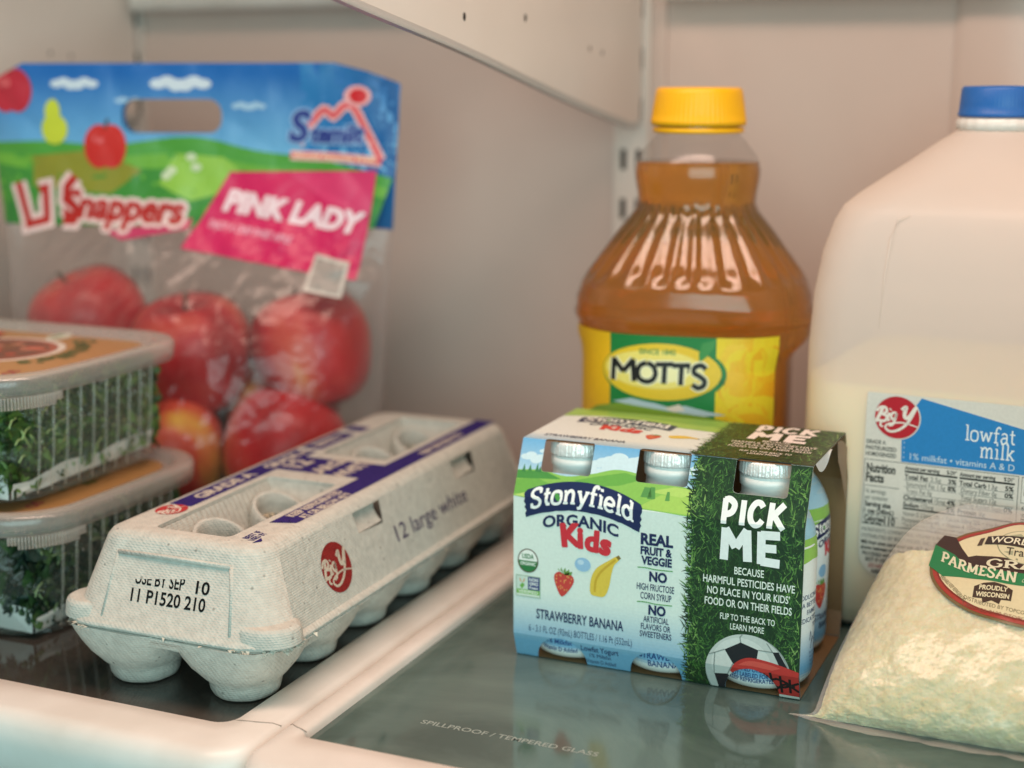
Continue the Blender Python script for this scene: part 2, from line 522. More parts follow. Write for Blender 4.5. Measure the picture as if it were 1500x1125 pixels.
def slab_text(a, body, x, y, h, col, wt=.15, w=None, align='L', warp=None, rot=0, serif=.11, shear=0):
    tot = sum(SLAB[ch][2] if ch != ' ' else .4 for ch in body)
    sx = h if w is None else w / tot
    W = tot * sx
    px = {'L': 0, 'C': -W / 2, 'R': -W}[align]
    c, q = math.cos(math.radians(rot)), math.sin(math.radians(rot))
    for ch in body:
        if ch == ' ': px += .4 * sx; continue
        st, se, adv = SLAB[ch]
        def xf(p, px=px):
            u, v = px + p[0] * sx + p[1] * h * shear, p[1] * h
            r = (x + u * c - v * q, y + u * q + v * c)
            return warp(*r) if warp else r
        for k, (pts, sm) in enumerate(st):
            a.stroke(pts, wt, col, smooth=5 if sm else 0, closed=(sm == 2), xf=xf, dz=.002 * k)
        for k, pts in enumerate(se):
            a.stroke(pts, serif, col, xf=xf, dz=.008 + .002 * k)
        px += adv * sx
    return W

def big_y(a, cx, cy, rx, ry, red, white, xf=None, ring=None):
    """round red store emblem with its white script lettering"""
    xf = xf or (lambda q: q)
    z0 = a.z
    if ring:
        a.add([xf((cx + rx * 1.06 * math.cos(t), cy + ry * 1.06 * math.sin(t))) for t in (2 * math.pi * i / 48 for i in range(48))], ring)
    a.add([xf((cx + rx * math.cos(t), cy + ry * math.sin(t))) for t in (2 * math.pi * i / 48 for i in range(48))], red, .015)
    T = lambda q: xf((cx + q[0] * rx, cy + q[1] * ry))
    k = .03
    for pts, w, tp in (
        ([(-.66, .4), (-.78, .1), (-.92, -.22)], .15, None),
        ([(-.93, .22), (-.8, .4), (-.58, .45), (-.47, .3), (-.58, .15), (-.76, .1)], .12, None),
        ([(-.7, .11), (-.5, .06), (-.46, -.1), (-.6, -.22), (-.86, -.2)], .13, None),
        ([(-.34, .2), (-.42, 0), (-.42, -.14), (-.32, -.12)], .13, None),
        ([(-.33, .34), (-.29, .38)], .13, None),
        ([(-.04, .2), (-.18, .22), (-.27, .06), (-.2, -.1), (-.09, -.02), (-.03, .2), (-.1, -.14), (-.2, -.36), (-.36, -.4)], .11, None),
        ([(.2, .38), (.32, .5), (.38, .5), (.33, .24), (.35, .06), (.46, .02), (.6, .18), (.8, .52)], .17, None),
        ([(.84, .6), (.72, .3), (.55, -.08), (.32, -.4), (0, -.62), (-.3, -.68), (-.5, -.54), (-.45, -.38), (-.2, -.28), (.2, -.22), (.55, -.26), (.93, -.36)], .13, lambda t: 1.15 - .75 * t),
        ([(-.97, -.26), (-.78, -.22), (-.72, -.3), (-.74, -.42), (-.62, -.5)], .09, None)):
        a.stroke(pts, w, white, smooth=5, xf=T, dz=k, taper=tp); k += .003
    a.z = z0

# ------------------------------------------------------------------ materials
M = {}
M['wall'] = simple('fridge_liner_plastic', 'd8c6bc', 0.36, 0.45, bump=(220, 0.04), vary=(5, 'cdbab0'))
M['rim'] = simple('white_shelf_plastic', 'ece6df', 0.36, 0.5, bump=(300, 0.05), vary=(22, 'dcd4cb'))
M['metal'] = simple('painted_bracket', 'e2dad2', 0.38, 0.5, bump=(250, 0.05), vary=(9, 'dbd2c9'))
M['edge'] = simple('bare_edge', 'b8bcba', 0.35, 0.6, Metallic=0.4)
M['dark'] = simple('slot_shadow', '2a2624', 0.8, 0.2)

def shelf_glass(name, c0, c1):
    m, nt, bs = new_mat(name)
    tc = nt.nodes.new('ShaderNodeTexCoord')
    n = nt.nodes.new('ShaderNodeTexNoise'); n.inputs['Scale'].default_value = 9; n.inputs['Detail'].default_value = 6; n.inputs['Roughness'].default_value = .62
    n.inputs['Distortion'].default_value = 1.3
    nt.links.new(tc.outputs['Object'], n.inputs['Vector'])
    r = nt.nodes.new('ShaderNodeValToRGB')
    r.color_ramp.elements[0].position = .38; r.color_ramp.elements[1].position = .68
    r.color_ramp.elements[0].color = lin(c0); r.color_ramp.elements[1].color = lin(c1)
    nt.links.new(n.outputs['Fac'], r.inputs['Fac'])
    nt.links.new(r.outputs['Color'], bs.inputs['Base Color'])
    mp = nt.nodes.new('ShaderNodeMapRange')           # smears: the film of old spills dulls the gloss
    mp.inputs['From Min'].default_value = .42; mp.inputs['From Max'].default_value = .72
    mp.inputs['To Min'].default_value = .055; mp.inputs['To Max'].default_value = .22
    nt.links.new(n.outputs['Fac'], mp.inputs['Value'])
    nt.links.new(mp.outputs['Result'], bs.inputs['Roughness'])
    P(bs, 'IOR', 1.55); P(bs, 'Specular IOR Level', 0.6)
    return m
M['glass_r'] = shelf_glass('grey_green_tempered_glass', '465955', '667a74')
M['glass_l'] = shelf_glass('brown_reflection_glass', '3b3733', '49443e')  # opaque dark glass, brown reflections of carton and apples painted into its colour
M['sleeve'] = print_mat('printed_paperboard', 0.4, 0.45, (38, 0.3), 0.05)
M['label'] = print_mat('printed_label', 0.35, 0.45, (200, 0.06), 0.04)
M['paper'] = print_mat('printed_paper_label', 0.5, 0.35, (140, 0.12), 0.05)
M['pulp'] = print_mat('moulded_paper_pulp', 0.92, 0.15, (420, 0.55), 0.12, 260, pulp=True)
M['cup'] = print_mat('white_bottle_plastic', 0.3, 0.5, (200, 0.03), 0.02)
M['foil'] = simple('crimped_foil', 'f6f6f3', 0.26, 0.6, bump=(600, 0.5), Metallic=0.22)
M['film'] = film_mat('clear_bag_film', 0.012, 'f3ece8', 0.25, (40, 0.28), 0.30)
M['frost'] = film_mat('frosted_pouch_film', 0.10, 'f6f2ea', 0.26, (75, 0.5), 0.42)
M['tub'] = film_mat('clear_tub_plastic', 0.03, 'c9d0c4', 0.08, (240, 0.35), 0.16)
M['rib'] = film_mat('pressed_rib_plastic', .13, 'c8c6b8', .15, (200, .1), .25)
M['shell'] = film_mat('clear_bottle_plastic', 0.0, '8a7460', 0.16, (30, 0.1), 0.17)
M['lid'] = simple('cloudy_lid_plastic', 'cfc6bb', 0.3, 0.5, bump=(200, 0.05), Subsurface_Weight=0.1)
M['cap_y'] = simple('yellow_cap', 'f5b50c', 0.4, 0.45, bump=(300, 0.05))
M['cap_b'] = simple('blue_cap', '2467b4', 0.4, 0.45, bump=(300, 0.05))
M['cheese'] = simple('grated_cheese', 'e8e2bf', 0.8, 0.2, bump=(480, 0.7), vary=(240, 'd9cf9f'), Subsurface_Weight=0.15, Subsurface_Scale=0.004)
M['leaf'] = print_mat('salad_leaf', 0.5, 0.4, (300, 0.3), 0.25, 120)
M['drop'] = simple('water_drop', 'dfe6e2', 0.05, 0.7, Transmission_Weight=0.8, IOR=1.33)
M['stem'] = simple('apple_stalk', '4a3320', 0.8)

def hdpe():
    m, nt, bs = new_mat('milky_jug_plastic')
    out = nt.nodes['Material Output']
    P(bs, 'Base Color', lin('fdf8f5')); P(bs, 'Roughness', .4); P(bs, 'Specular IOR Level', .45)
    n, b = add_bump(nt, bs, 90, .12)
    tl = nt.nodes.new('ShaderNodeBsdfTranslucent'); tl.inputs['Color'].default_value = lin('f4e8e0')
    tp = nt.nodes.new('ShaderNodeBsdfTransparent'); tp.inputs['Color'].default_value = (1, .98, .95, 1)
    m1 = nt.nodes.new('ShaderNodeMixShader'); m1.inputs[0].default_value = .4
    nt.links.new(bs.outputs[0], m1.inputs[1]); nt.links.new(tl.outputs[0], m1.inputs[2])
    m2 = nt.nodes.new('ShaderNodeMixShader'); m2.inputs[0].default_value = .30
    nt.links.new(m1.outputs[0], m2.inputs[1]); nt.links.new(tp.outputs[0], m2.inputs[2])
    nt.links.new(m2.outputs[0], out.inputs['Surface'])
    return m
M['hdpe'] = hdpe()
M['milk'] = simple('milk', 'fff2bd', 0.4, 0.3, Subsurface_Weight=0.3, Subsurface_Scale=0.01)

def juice_mat():
    m, nt, bs = new_mat('amber_juice')
    P(bs, 'Base Color', (.93, .50, .10, 1)); P(bs, 'Roughness', .12); P(bs, 'IOR', 1.33); P(bs, 'Transmission Weight', .86)
    va = nt.nodes.new('ShaderNodeVolumeAbsorption'); va.inputs['Color'].default_value = (.97, .70, .1, 1); va.inputs['Density'].default_value = 24
    nt.links.new(va.outputs[0], nt.nodes['Material Output'].inputs['Volume'])
    return m
M['juice'] = juice_mat()

def apple_mat():
    m, nt, bs = new_mat('apple_skin')
    tc = nt.nodes.new('ShaderNodeTexCoord')
    mp = nt.nodes.new('ShaderNodeMapping'); mp.inputs['Scale'].default_value = (1, 1, .35)
    oi = nt.nodes.new('ShaderNodeObjectInfo')
    cm = nt.nodes.new('ShaderNodeCombineXYZ')
    nt.links.new(oi.outputs['Random'], cm.inputs[0]); nt.links.new(oi.outputs['Random'], cm.inputs[2])
    nt.links.new(tc.outputs['Object'], mp.inputs['Vector']); nt.links.new(cm.outputs[0], mp.inputs['Location'])
    n = nt.nodes.new('ShaderNodeTexNoise'); n.inputs['Scale'].default_value = 17; n.inputs['Detail'].default_value = 5
    nt.links.new(mp.outputs[0], n.inputs['Vector'])
    r = nt.nodes.new('ShaderNodeValToRGB')
    e = r.color_ramp.elements
    e[0].position = .34; e[0].color = lin('7e0b12'); e[1].position = .74; e[1].color = lin('e0b24a')
    x = e.new(.52); x.color = lin('bb171f'); x = e.new(.64); x.color = lin('d0563f')
    nt.links.new(n.outputs['Fac'], r.inputs['Fac']); nt.links.new(r.outputs['Color'], bs.inputs['Base Color'])
    P(bs, 'Roughness', .33); P(bs, 'Specular IOR Level', .3)
    return m
M['apple'] = apple_mat()

# ------------------------------------------------------------------ the refrigerator: liner, tracks, brackets, shelves
w = MB()
w.grid(lambda u, v: (-428 + 900 * u, 446, -260 + 960 * v), 18, 18)
w.grid(lambda u, v: (-428, 446 - 520 * u, -260 + 960 * v), 10, 18)
w.grid(lambda u, v: (472, 446 - 520 * u, -260 + 960 * v), 10, 18, flip=True)
w.grid(lambda u, v: (-428 + 900 * u, -74 + 520 * v, 700), 18, 10)
structure(w.build('wall', M['wall']))
w = MB()
w.grid(lambda u, v: (-428 + 900 * u, -74 + 520 * v, -258), 6, 6)
structure(w.build('floor', simple('lower_compartment', '3a4344', .6)))
w = MB()                                   # shallow moulded pilaster in the back liner
w.loft([[(x, y, z) for z in (-150, 650)] for x, y in ((196, 445.5), (203, 441), (246, 441), (254, 445.5))], closed=False)
w.box(14, 19, 443, 446, -150, 650)
structure(w.build('wall_moulding', M['wall']))

def track(x, label):
    t = thing('shelf_track', label, 'shelf track', (x, 444, 0), 0, 'slotted shelf tracks on the back wall')
    b = MB()
    for q in (-10, 10): b.box(q - 1.5, q + 1.5, -2.6, 1.5, -120, 640)
    b.box(-8.5, 8.5, -1.4, 1.5, -120, 640)
    b.build('rail', M['metal'], t)
    b = MB()
    for k in range(24):
        z = -110 + 32 * k
        for q in (-5.2, 5.2): b.box(q - 1.7, q + 1.7, -1.9, 1.0, z, z + 13)
    b.build('slots', M['dark'], t)
track(-3, 'white double slotted metal track in the middle of the back wall')
track(-397, 'white slotted metal track on the back wall behind the fruit bag')

def bracket(x, label):
    t = thing('shelf_bracket', label, 'shelf bracket', (x, 438, 0), 0, 'cantilever brackets under the upper shelf')
    prof = spline([(0, 241), (-14, 238.5), (-40, 242), (-130, 257), (-260, 281), (-392, 303), (-402, 312)], 6)
    top = [(y, 333) for y, z in prof]
    b = MB()
    R1 = [(1.6, y, z) for y, z in prof]; R2 = [(-1.6, y, z) for y, z in prof]
    T1 = [(1.6, y, z) for y, z in top]; T2 = [(-1.6, y, z) for y, z in top]
    b.loft([R1, T1], closed=False, smooth=False); b.loft([R2, T2], closed=False, smooth=False)
    b.build('plate', M['metal'], t)
    b = MB()
    b.loft([[(1.9, y, z - 1.4) for y, z in prof], [(1.9, y, z + 2.2) for y, z in prof], [(-1.9, y, z + 2.2) for y, z in prof], [(-1.9, y, z - 1.4) for y, z in prof], [(1.9, y, z - 1.4) for y, z in prof]], closed=False)
    b.build('edge_strip', M['edge'], t)
    for y, z, r in ((-262, 297, 2.0), (-188, 299, 2.0), (-332, 314, 2.4), (-93, 285, 1.5), (-72, 283, 1.5)):
        b = MB()
        b.loft([[(1.8, y + r * .7 * math.cos(a), z + r * math.sin(a)) for a in (6.283 * i / 12 for i in range(12))]] * 1 + [[(1.55, y + r * .7 * math.cos(a), z + r * math.sin(a)) for a in (6.283 * i / 12 for i in range(12))]], cap0=True)
        b.build('hole_shade', M['dark'], t)  # dark disc on the plate, painted for the shade inside a bracket hole
bracket(3, 'broad white tapering shelf bracket in the middle above the carton')
bracket(-391, 'white shelf bracket at top left above the fruit bag')

def upper_shelf(x0, x1, label):
    t = thing('glass_shelf', label, 'shelf', ((x0 + x1) / 2, 440, 316), 0, 'upper refrigerator shelves')
    h = (x1 - x0) / 2
    b = MB()
    b.loft([rring(0, -9, h, 8, 4, 0), rring(0, -9, h, 8, 4, 22)], cap0=True, cap1=True)
    b.build('frame', M['rim'], t)
    b = MB(); b.box(-h, h, -390, -18, 17.5, 21)
    b.build('glass_panel', film_mat('clear_shelf_glass', .03, 'dfe9e6', .04, (5, .02), .3), t)
upper_shelf(18, 250, 'white rear frame of the upper shelf seen above the bottles')
upper_shelf(-384, -8, 'white rear frame of the upper shelf seen above the fruit bag')

def rim_profile_loft(mb, path_fn, n, closed=False): pass

def shelf(name_label, gx0, gx1, gy0, gy1, ox0, ox1, oy0, glass, cr=6, lettering=None):
    """glass shelf: glass at z=0 in a white plastic frame whose front edge rolls over"""
    t = thing('glass_shelf', name_label, 'shelf', ((gx0 + gx1) / 2, gy0, 0), 0, 'lower refrigerator shelves')
    ox, oy = (gx0 + gx1) / 2, gy0
    b = MB()
    inner = rr2(gx0, gy0, gx1, gy1, cr, 8)
    def rect_ring(g, z, r):
        return [(x - ox, y - oy, z) for x, y in rr2(gx0 - g[0], gy0 - g[1], gx1 + g[2], gy1 + g[3], r, 8)]
    L, F, R, B = gx0 - ox0, gy0 - oy0, ox1 - gx1, 16
    k = lambda f: (L * f, F * f, R * f, B * f)
    rings = [rect_ring((0, 0, 0, 0), -1, cr), rect_ring((.6, .6, .6, .6), 2.4, cr), rect_ring((1.8, 2.0, 1.8, 1.8), 3.7, cr + 1),
             rect_ring((L * .35, F * .3, R * .35, 6), 4.1, cr + 3), rect_ring((L * .8, F * .68, R * .8, 12), 4.0, cr + 6),
             rect_ring((L * .93, F * .84, R * .93, 15), 2.9, cr + 9), rect_ring((L, F * .96, R, B), -1.5, cr + 11),
             rect_ring((L, F, R, B), -9, cr + 12), rect_ring((L, F * .97, R, B), -22, cr + 12), rect_ring((L, F * .8, R, B), -27, cr + 11), rect_ring((L * .9, F * .5, R * .9, 12), -28, cr + 8)]
    b.loft(rings)
    b.build('frame', M['rim'], t)
    b = MB()
    sx = 1 if ox1 < 50 else -1
    ex, wx = (gx1, ox1 - gx1) if sx > 0 else (gx0, gx0 - ox0)
    b.tube([(ex + sx * wx * f - ox, gy0 + 3 + 5 * f * f - oy, z) for f, z in ((.02, 3.4), (.2, 4.1), (.5, 4.2), (.8, 4.05), (.95, 2.8))], .22, 6)
    b.build('joint_line', simple('joint_grime', '9a8f85', .7), t)
    b = MB()
    b.loft([[(x - ox, y - oy, z) for x, y in rr2(gx0 - 1, gy0 - 1, gx1 + 1, gy1 + 1, cr, 8)] for z in (-4, 0)], cap0=True, cap1=True)
    b.build('glass_panel', glass, t)
    if lettering: lettering(t, ox, oy)
    return t
def lettering(t, ox, oy):
    a = Art()
    a.text('SPILLPROOF / TEMPERED GLASS', 47, 39, 3.6, '8f9b95', w=80, bold=.012)
    b = MB(); b.art(a, lambda u, v, z: (u - ox, v - oy, .06))
    b.build('lettering', simple('frosted_lettering', '98a59f', .6), t)
shelf('left glass shelf with brown reflection-toned panel and white frame under the egg carton', -405, -23, 0, 400, -424, -.6, -33, M['glass_l'], 8)
shelf('right glass shelf with grey green panel and etched lettering under the yogurt pack', 12, 450, 2.5, 402, .6, 464, -37, M['glass_r'], 4, lettering)

# ------------------------------------------------------------------ yogurt multipack: paperboard sleeve
PK = (53.2, 123.9, 0)
NAVY, RED, WHT, KRAFT = '1c2a56', 'd6333f', 'f4f7f4', '8a6b4a'
rnd = random.Random(5)

def grass(a, u0, u1, v0, v1, n, left=3.5, dark='1d3a20', tilt=1.0):
    """photographic turf: a dark bed with a ragged left edge and many thin blades on it"""
    z0 = a.z
    pts = [(u1, v0), (u1, v1)]
    v = v1
    while v > v0:
        pts.append((u0 - rnd.uniform(0, left), v)); v -= rnd.uniform(.5, 1.1)
        pts.append((u0 + rnd.uniform(.3, 2.0), v)); v -= rnd.uniform(.3, .8)
    a.poly(pts, dark)
    greens = ['20391f', '284827', '31562c', '3f6a33', '4f7d3b', '679248', '86aa60', '182d1b', '223d28', '1a3420', '26462d']
    for i in range(n):
        u, v = rnd.uniform(u0 - 1.5, u1 - .4), rnd.uniform(v0 + .3, v1 - 1)
        edge = min(1, max(0, abs((u - (u0 + u1) / 2) / ((u1 - u0) / 2))))
        ang = rnd.gauss(math.pi / 2, .75) if rnd.random() < .8 else rnd.uniform(0, 6.28)
        l = rnd.uniform(1.8, 5.2); wd = rnd.uniform(.14, .34)
        c = greens[min(len(greens) - 1, int(rnd.random() * (2.6 + 4.8 * edge ** 1.4)))] if rnd.random() < .75 else rnd.choice(greens[7:])
        du, dv = math.cos(ang), math.sin(ang) * tilt
        b = rnd.uniform(-.8, .8)
        mid = (u + du * l * .55 + b * -dv * .6, v + dv * l * .55 + b * du * .6)
        tip = (u + du * l + b * -dv * 1.8, v + dv * l + b * du * 1.8)
        if tip[0] > u1 or tip[1] > v1 + .5 or tip[1] < v0 or mid[0] > u1: continue
        z = .012 + .10 * i / n
        a.add([(u + dv * wd, v - du * wd), (mid[0] + dv * wd * .8, mid[1] - du * wd * .8), tip, (mid[0] - dv * wd * .8, mid[1] + du * wd * .8), (u - dv * wd, v + du * wd)], c, z)
    a.z = z0

def plain_strawberry(a, cx, cy, s, rot=0):
    T = lambda q: (cx + (q[0] * math.cos(rot) - q[1] * math.sin(rot)) * s, cy + (q[0] * math.sin(rot) + q[1] * math.cos(rot)) * s)
    z0 = a.z
    a.poly([T(q) for q in spline([(0, -1.1), (-.55, -.4), (-.8, .35), (-.5, .75), (0, .7), (.5, .75), (.8, .35), (.55, -.4)], 5, True)], 'cf4640')
    a.z = z0 + .015
    for i in range(26):
        q = (rnd.uniform(-.6, .6), rnd.uniform(-.7, .6))
        if abs(q[0]) < .62 + .5 * min(0, q[1]): a.ell(*T(q), .05 * s, .08 * s, 'e8a25e', 6)
    for k in range(5):
        an = -.9 + .45 * k
        a.poly([T((0, .62)), T((.55 * math.sin(an) - .12, .85 + .1 * math.cos(an))), T((.75 * math.sin(an), .75 + .45 * math.cos(an))), T((.5 * math.sin(an) + .14, .72))], '6f9b4a')
    a.z = z0
def plain_banana(a, cx, cy, s, rot=0):
    T = lambda q: (cx + (q[0] * math.cos(rot) - q[1] * math.sin(rot)) * s, cy + (q[0] * math.sin(rot) + q[1] * math.cos(rot)) * s)
    z0 = a.z
    a.poly([T(q) for q in spline([(-.75, -1.0), (-.8, -.2), (-.55, .5), (.1, 1.1), (.55, 1.45), (.72, 1.3), (.45, .9), (.35, .3), (.3, -.4), (.1, -1.0), (-.35, -1.12)], 5, True)], 'e8c84d')
    a.z = z0 + .015
    a.stroke([T(q) for q in [(-.5, -.9), (-.5, -.2), (-.2, .45), (.5, 1.25)]], .13 * s, 'd3ab35', smooth=5)
    a.poly([T(q) for q in [(.5, 1.42), (.66, 1.55), (.8, 1.38), (.66, 1.26)]], '8a7434')
    a.z = z0

def rough_letter(a, strokes, x, y, w, h, th, col):
    for k, pts in enumerate(strokes):
        sm = len(pts) > 4
        a.stroke([(x + p[0] * w, y + p[1] * h) for p in pts], th * (1 + .06 * (k % 2)), col, smooth=5 if sm else 0, dz=.003 * k)
HAND = {
 'P': [[(.14, -.02), (.1, 1.0)], [(.06, .93), (.45, .98), (.85, .8), (.75, .52), (.4, .4), (.1, .42)]],
 'I': [[(.5, 0), (.46, 1.0)]],
 'C': [[(.92, .8), (.72, .95), (.4, .93), (.14, .65), (.16, .3), (.45, .07), (.75, .12), (.95, .3)]],
 'K': [[(.14, 0), (.18, 1.02)], [(.2, .42), (.9, 1.0)], [(.34, .55), (.96, 0)]],
 'M': [[(.08, 0), (.12, 1.0)], [(.1, .98), (.5, .42)], [(.5, .42), (.9, 1.0)], [(.88, 1.0), (.94, .02)]],
 'O': [[(.5, 1.0), (.16, .84), (.02, .5), (.14, .14), (.5, 0), (.86, .14), (.98, .5), (.84, .84), (.52, 1.0)]],
 'T': [[(.02, .92), (1.0, .96)], [(.52, .95), (.48, 0)]],
 'S': [[(.9, .84), (.62, 1.0), (.2, .9), (.16, .66), (.5, .52), (.82, .34), (.76, .1), (.4, 0), (.06, .14)]],
 'E': [[(.14, 0), (.12, 1.0)], [(.1, .9), (.92, .93)], [(.12, .5), (.78, .52)], [(.12, .09), (.94, .07)]],
}
def pick_me(a, x0, col, y_p, h_p, y_m, h_m, sc=1.0):
    for ch, x, wd in (('P', 0, 5.6), ('I', 7.4, 3.0), ('C', 11.4, 6.6), ('K', 20.0, 7.4)):
        rough_letter(a, HAND[ch], x0 + x * sc, y_p, wd * sc, h_p, 2.5 * sc, col)
    for ch, x, wd in (('M', .4, 12.4), ('E', 16.6, 10.2)):
        rough_letter(a, HAND[ch], x0 + x * sc, y_m, wd * sc, h_m, 3.7 * sc, col)

def brand_block(a, u, v, s, top=False, bold=True):
    """navy arched banner with slab lettering, ORGANIC below it and red Kids"""
    arch = lambda x, y: (x, y - 6.2 * s * ((x - u) / (28 * s)) ** 2 - .012 * (x - u))
    z0 = a.z
    up, lo = [], []
    n = 26
    jag = random.Random(3)
    for i in range(n + 1):
        x = u - 27.6 * s + 55.2 * s * i / n
        up.append(arch(x, v + 4.6 * s)); lo.append(arch(x, v - 8.2 * s + jag.uniform(-.15, .15) * s))
    le = [(u - (27.6 + e) * s, arch(u - 27.6 * s, v + q * s)[1]) for q, e in ((3, 1.2), (1, .7), (-1, 1.1), (-2.2, .2), (-3.4, .8), (-5, -.2), (-6.4, .5))]
    re_ = [(u + (27.6 + e) * s, arch(u + 27.6 * s, v + q * s)[1]) for q, e in ((-6.4, .1), (-5, .8), (-3.6, .1), (-2, 1.0), (-.5, .3), (1.2, 1.0), (3, 1.1))]
    a.poly(up + re_[::-1] + lo[::-1] + le[::-1], NAVY)
    a.z = z0 + .03
    slab_text(a, 'Stonyfield', u, v - 4.8 * s, 8.4 * s, WHT, wt=.17, w=50.5 * s, align='C', warp=arch, serif=.125)
    # the leaf standing in the letter o
    a.z = z0 + .05
    lu, lv = arch(u - 12.2 * s, v - 2.0 * s)
    a.poly([(lu + p[0] * s, lv + p[1] * s) for p in [(-1.5, 1.9), (0, 1.7), (1.3, .2), (1.0, -1.6), (-.4, -1.2), (-1.4, .2)]], '4f9a4a')
    a.z = z0 + .03
    a.text('ORGANIC', u - .8 * s, v - 15.3 * s, 5.2 * s, NAVY, w=37 * s, bold=.032, align='C', warp=arch)
    zk = a.z
    for ch, dx, dy, hh, rt in (('K', -9.4, -25.4, 10.2, 6), ('i', -1.6, -25.2, 9.4, 2), ('d', 1.6, -25.8, 9.4, -3), ('s', 8.6, -26.4, 9.6, -8)):
        a.fat(ch, u + dx * s, v + dy * s, hh * s, RED, .42 * s, bold=.025, rot=rt); a.z += .02
    a.z = zk
    a.z = z0

def seal(a, cx, cy, r):
    z0 = a.z
    a.ell(cx, cy, r, r * 1.12, '5a4a34'); a.z += .012
    a.ell(cx, cy, r * .9, r * 1.02, 'f2f5ee'); a.z += .012
    n = 20
    a.add([(cx + r * .9 * math.cos(t), cy + r * 1.02 * math.sin(t)) for t in (math.pi + math.pi * i / n for i in range(n + 1))], '2f7d46')
    a.z += .012
    a.text('USDA', cx, cy + r * .2, r * .42, '2f7d46', w=r * 1.15, bold=.03, align='C')
    a.text('ORGANIC', cx, cy - r * .42, r * .3, 'eef3ea', w=r * 1.5, bold=.03, align='C')
    a.z = z0

def sleeve_art():
    a = Art()
    N = 70                                             # background tint of the print: pale mint fading to blue at the foot
    for i in range(N):
        z0, z1 = .3 + 103.7 * i / N, .3 + 103.7 * (i + 1) / N
        t = max(0, min(1, (34 - z0) / 26))
        a.rect(0, z0, 136, z1, mixc('e3efe6', '79b3d6', t ** 1.2))
    a.L(1)
    for i in range(24):                                # sky band over the hills
        z0, z1 = 84 + 20 * i / 24, 84 + 20 * (i + 1) / 24
        a.rect(0, z0, 100, z1, mixc('c4dfe9', '6fb0dc', i / 24))
    a.L(2)
    for cx, cz, k in ((44, 96, 1), (52, 98, 1.2), (59, 95, .9), (38, 93, .8), (8, 96, .8), (14, 99, .5), (88, 97, .9)):
        for q in range(5): a.ell(cx + (q - 2) * 3 * k, cz + math.sin(q * 2.1) * 1.2 * k, 3.6 * k, (2.2 - .3 * abs(q - 2)) * k, 'd3e8ef', 18); a.z += .001
    a.L(3)
    a.poly([(0, 79)] + [(0, 90)] + spline([(0, 90.2), (12, 91), (24, 89.5), (36, 91.5), (48, 94.5), (60, 93.5), (74, 91), (86, 90), (96, 90)], 5) + [(96, 79)] + spline([(96, 78), (60, 79.5), (30, 77), (0, 79)], 6), '8fc35a')
    a.L(4)
    for pts, c in (([(0, 80), (0, 86), (10, 87.5), (22, 84), (30, 80)], '74b14e'), ([(0, 86.5), (0, 90), (14, 90.6), (22, 88)], '4f9447'),
                   ([(28, 88), (40, 91), (52, 93.6), (62, 92), (50, 88), (38, 86.5)], '6fae4c'), ([(60, 80), (70, 86), (84, 88), (96, 86), (96, 79)], 'a9cf62'),
                   ([(64, 87), (76, 90), (88, 89.5), (80, 86)], 'b7d76e'), ([(0, 79.2), (12, 83), (26, 81), (20, 78.4)], 'b9d873')):
        a.poly(pts, c); a.z += .002
    for x, y, h in ((3, 90, 3), (6, 90.6, 2.4), (9.5, 90.5, 3.4), (11, 90.4, 2.2)):
        a.poly([(x - .9, y - .4), (x + .9, y - .4), (x, y + h)], '3f7f49')
    for x, y, wd, h in ((63.5, 84.5, 2.6, 4.2), (66, 84, 1.9, 5), (73.5, 84, 1.1, 3.8)):
        a.poly([(x - wd, y), (x + wd * .4, y), (x + wd, y + .3), (x + wd * .6, y + h), (x - wd * .5, y + h)], '5d9850')
    a.L(6)
    brand_block(a, 34, 83.2, 1.0)
    a.L(6)
    for s_, x, y, h, wd in (('REAL', 69.9, 63.6, 4.9, 15.2), ('FRUIT &', 69.7, 58.9, 3.5, 14.8), ('VEGGIE', 69.9, 54.3, 3.6, 14.4), ('NO', 70.8, 46.7, 4.3, 8.4), ('NO', 70.6, 30.9, 4.3, 8.2)):
        a.text(s_, x, y, h, NAVY, w=wd, bold=.045, align='C')
    for s_, x, y, h, wd in (('HIGH FRUCTOSE', 69.6, 42.1, 3.1, 17.6), ('CORN SYRUP', 69.9, 37.9, 3.1, 14.6), ('ARTIFICIAL', 70.2, 27.1, 2.8, 12), ('FLAVORS OR', 70.1, 23.5, 2.8, 14), ('SWEETENERS', 70.1, 19.9, 2.8, 15)):
        a.text(s_, x, y, h, NAVY, w=wd, bold=.012, align='C')
    for y in (52.4, 36.2): a.stroke(spline([(61, y), (65, y + .2), (70, y - .15), (77.6, y + .1)], 4), .5, '5da05c')
    seal(a, 7.4, 48.3, 5.2)
    a.L(6)                                             # verified badge with a butterfly on a blade of grass
    a.rect(1.3, 30.6, 13.7, 41.0, '9fb59c'); a.L(7)
    a.rect(1.7, 34.2, 7.4, 40.6, 'cfe0d5'); a.rect(7.4, 34.2, 13.3, 40.6, '35457f'); a.rect(1.7, 32.0, 13.3, 34.2, '7fb95a'); a.rect(1.7, 31.0, 13.3, 32.0, 'dce9dc'); a.L(8)
    for y, t_ in ((38.5, 'NON'), (36.5, 'GMO'), (34.8, 'Project')): a.text(t_, 10.3, y, 1.5 if t_ != 'Project' else 1.1, 'eef2f0', w=4.4, bold=.03, align='C')
    a.text('VERIFIED', 7.5, 32.4, 1.4, 'f2f6ee', w=10, bold=.02, align='C')
    a.poly([(4.5, 37.5), (3.0, 39.9), (3.4, 38)], 'd98b3a'); a.poly([(4.7, 37.5), (5.8, 40.1), (5.6, 38)], 'd98b3a'); a.poly([(4.6, 37.4), (3.2, 35.8), (4.4, 34.3), (5.8, 36.4)], '6fae4c')
    a.L(6)
    plain_strawberry(a, 25.2, 40.0, 6.2, -.12)
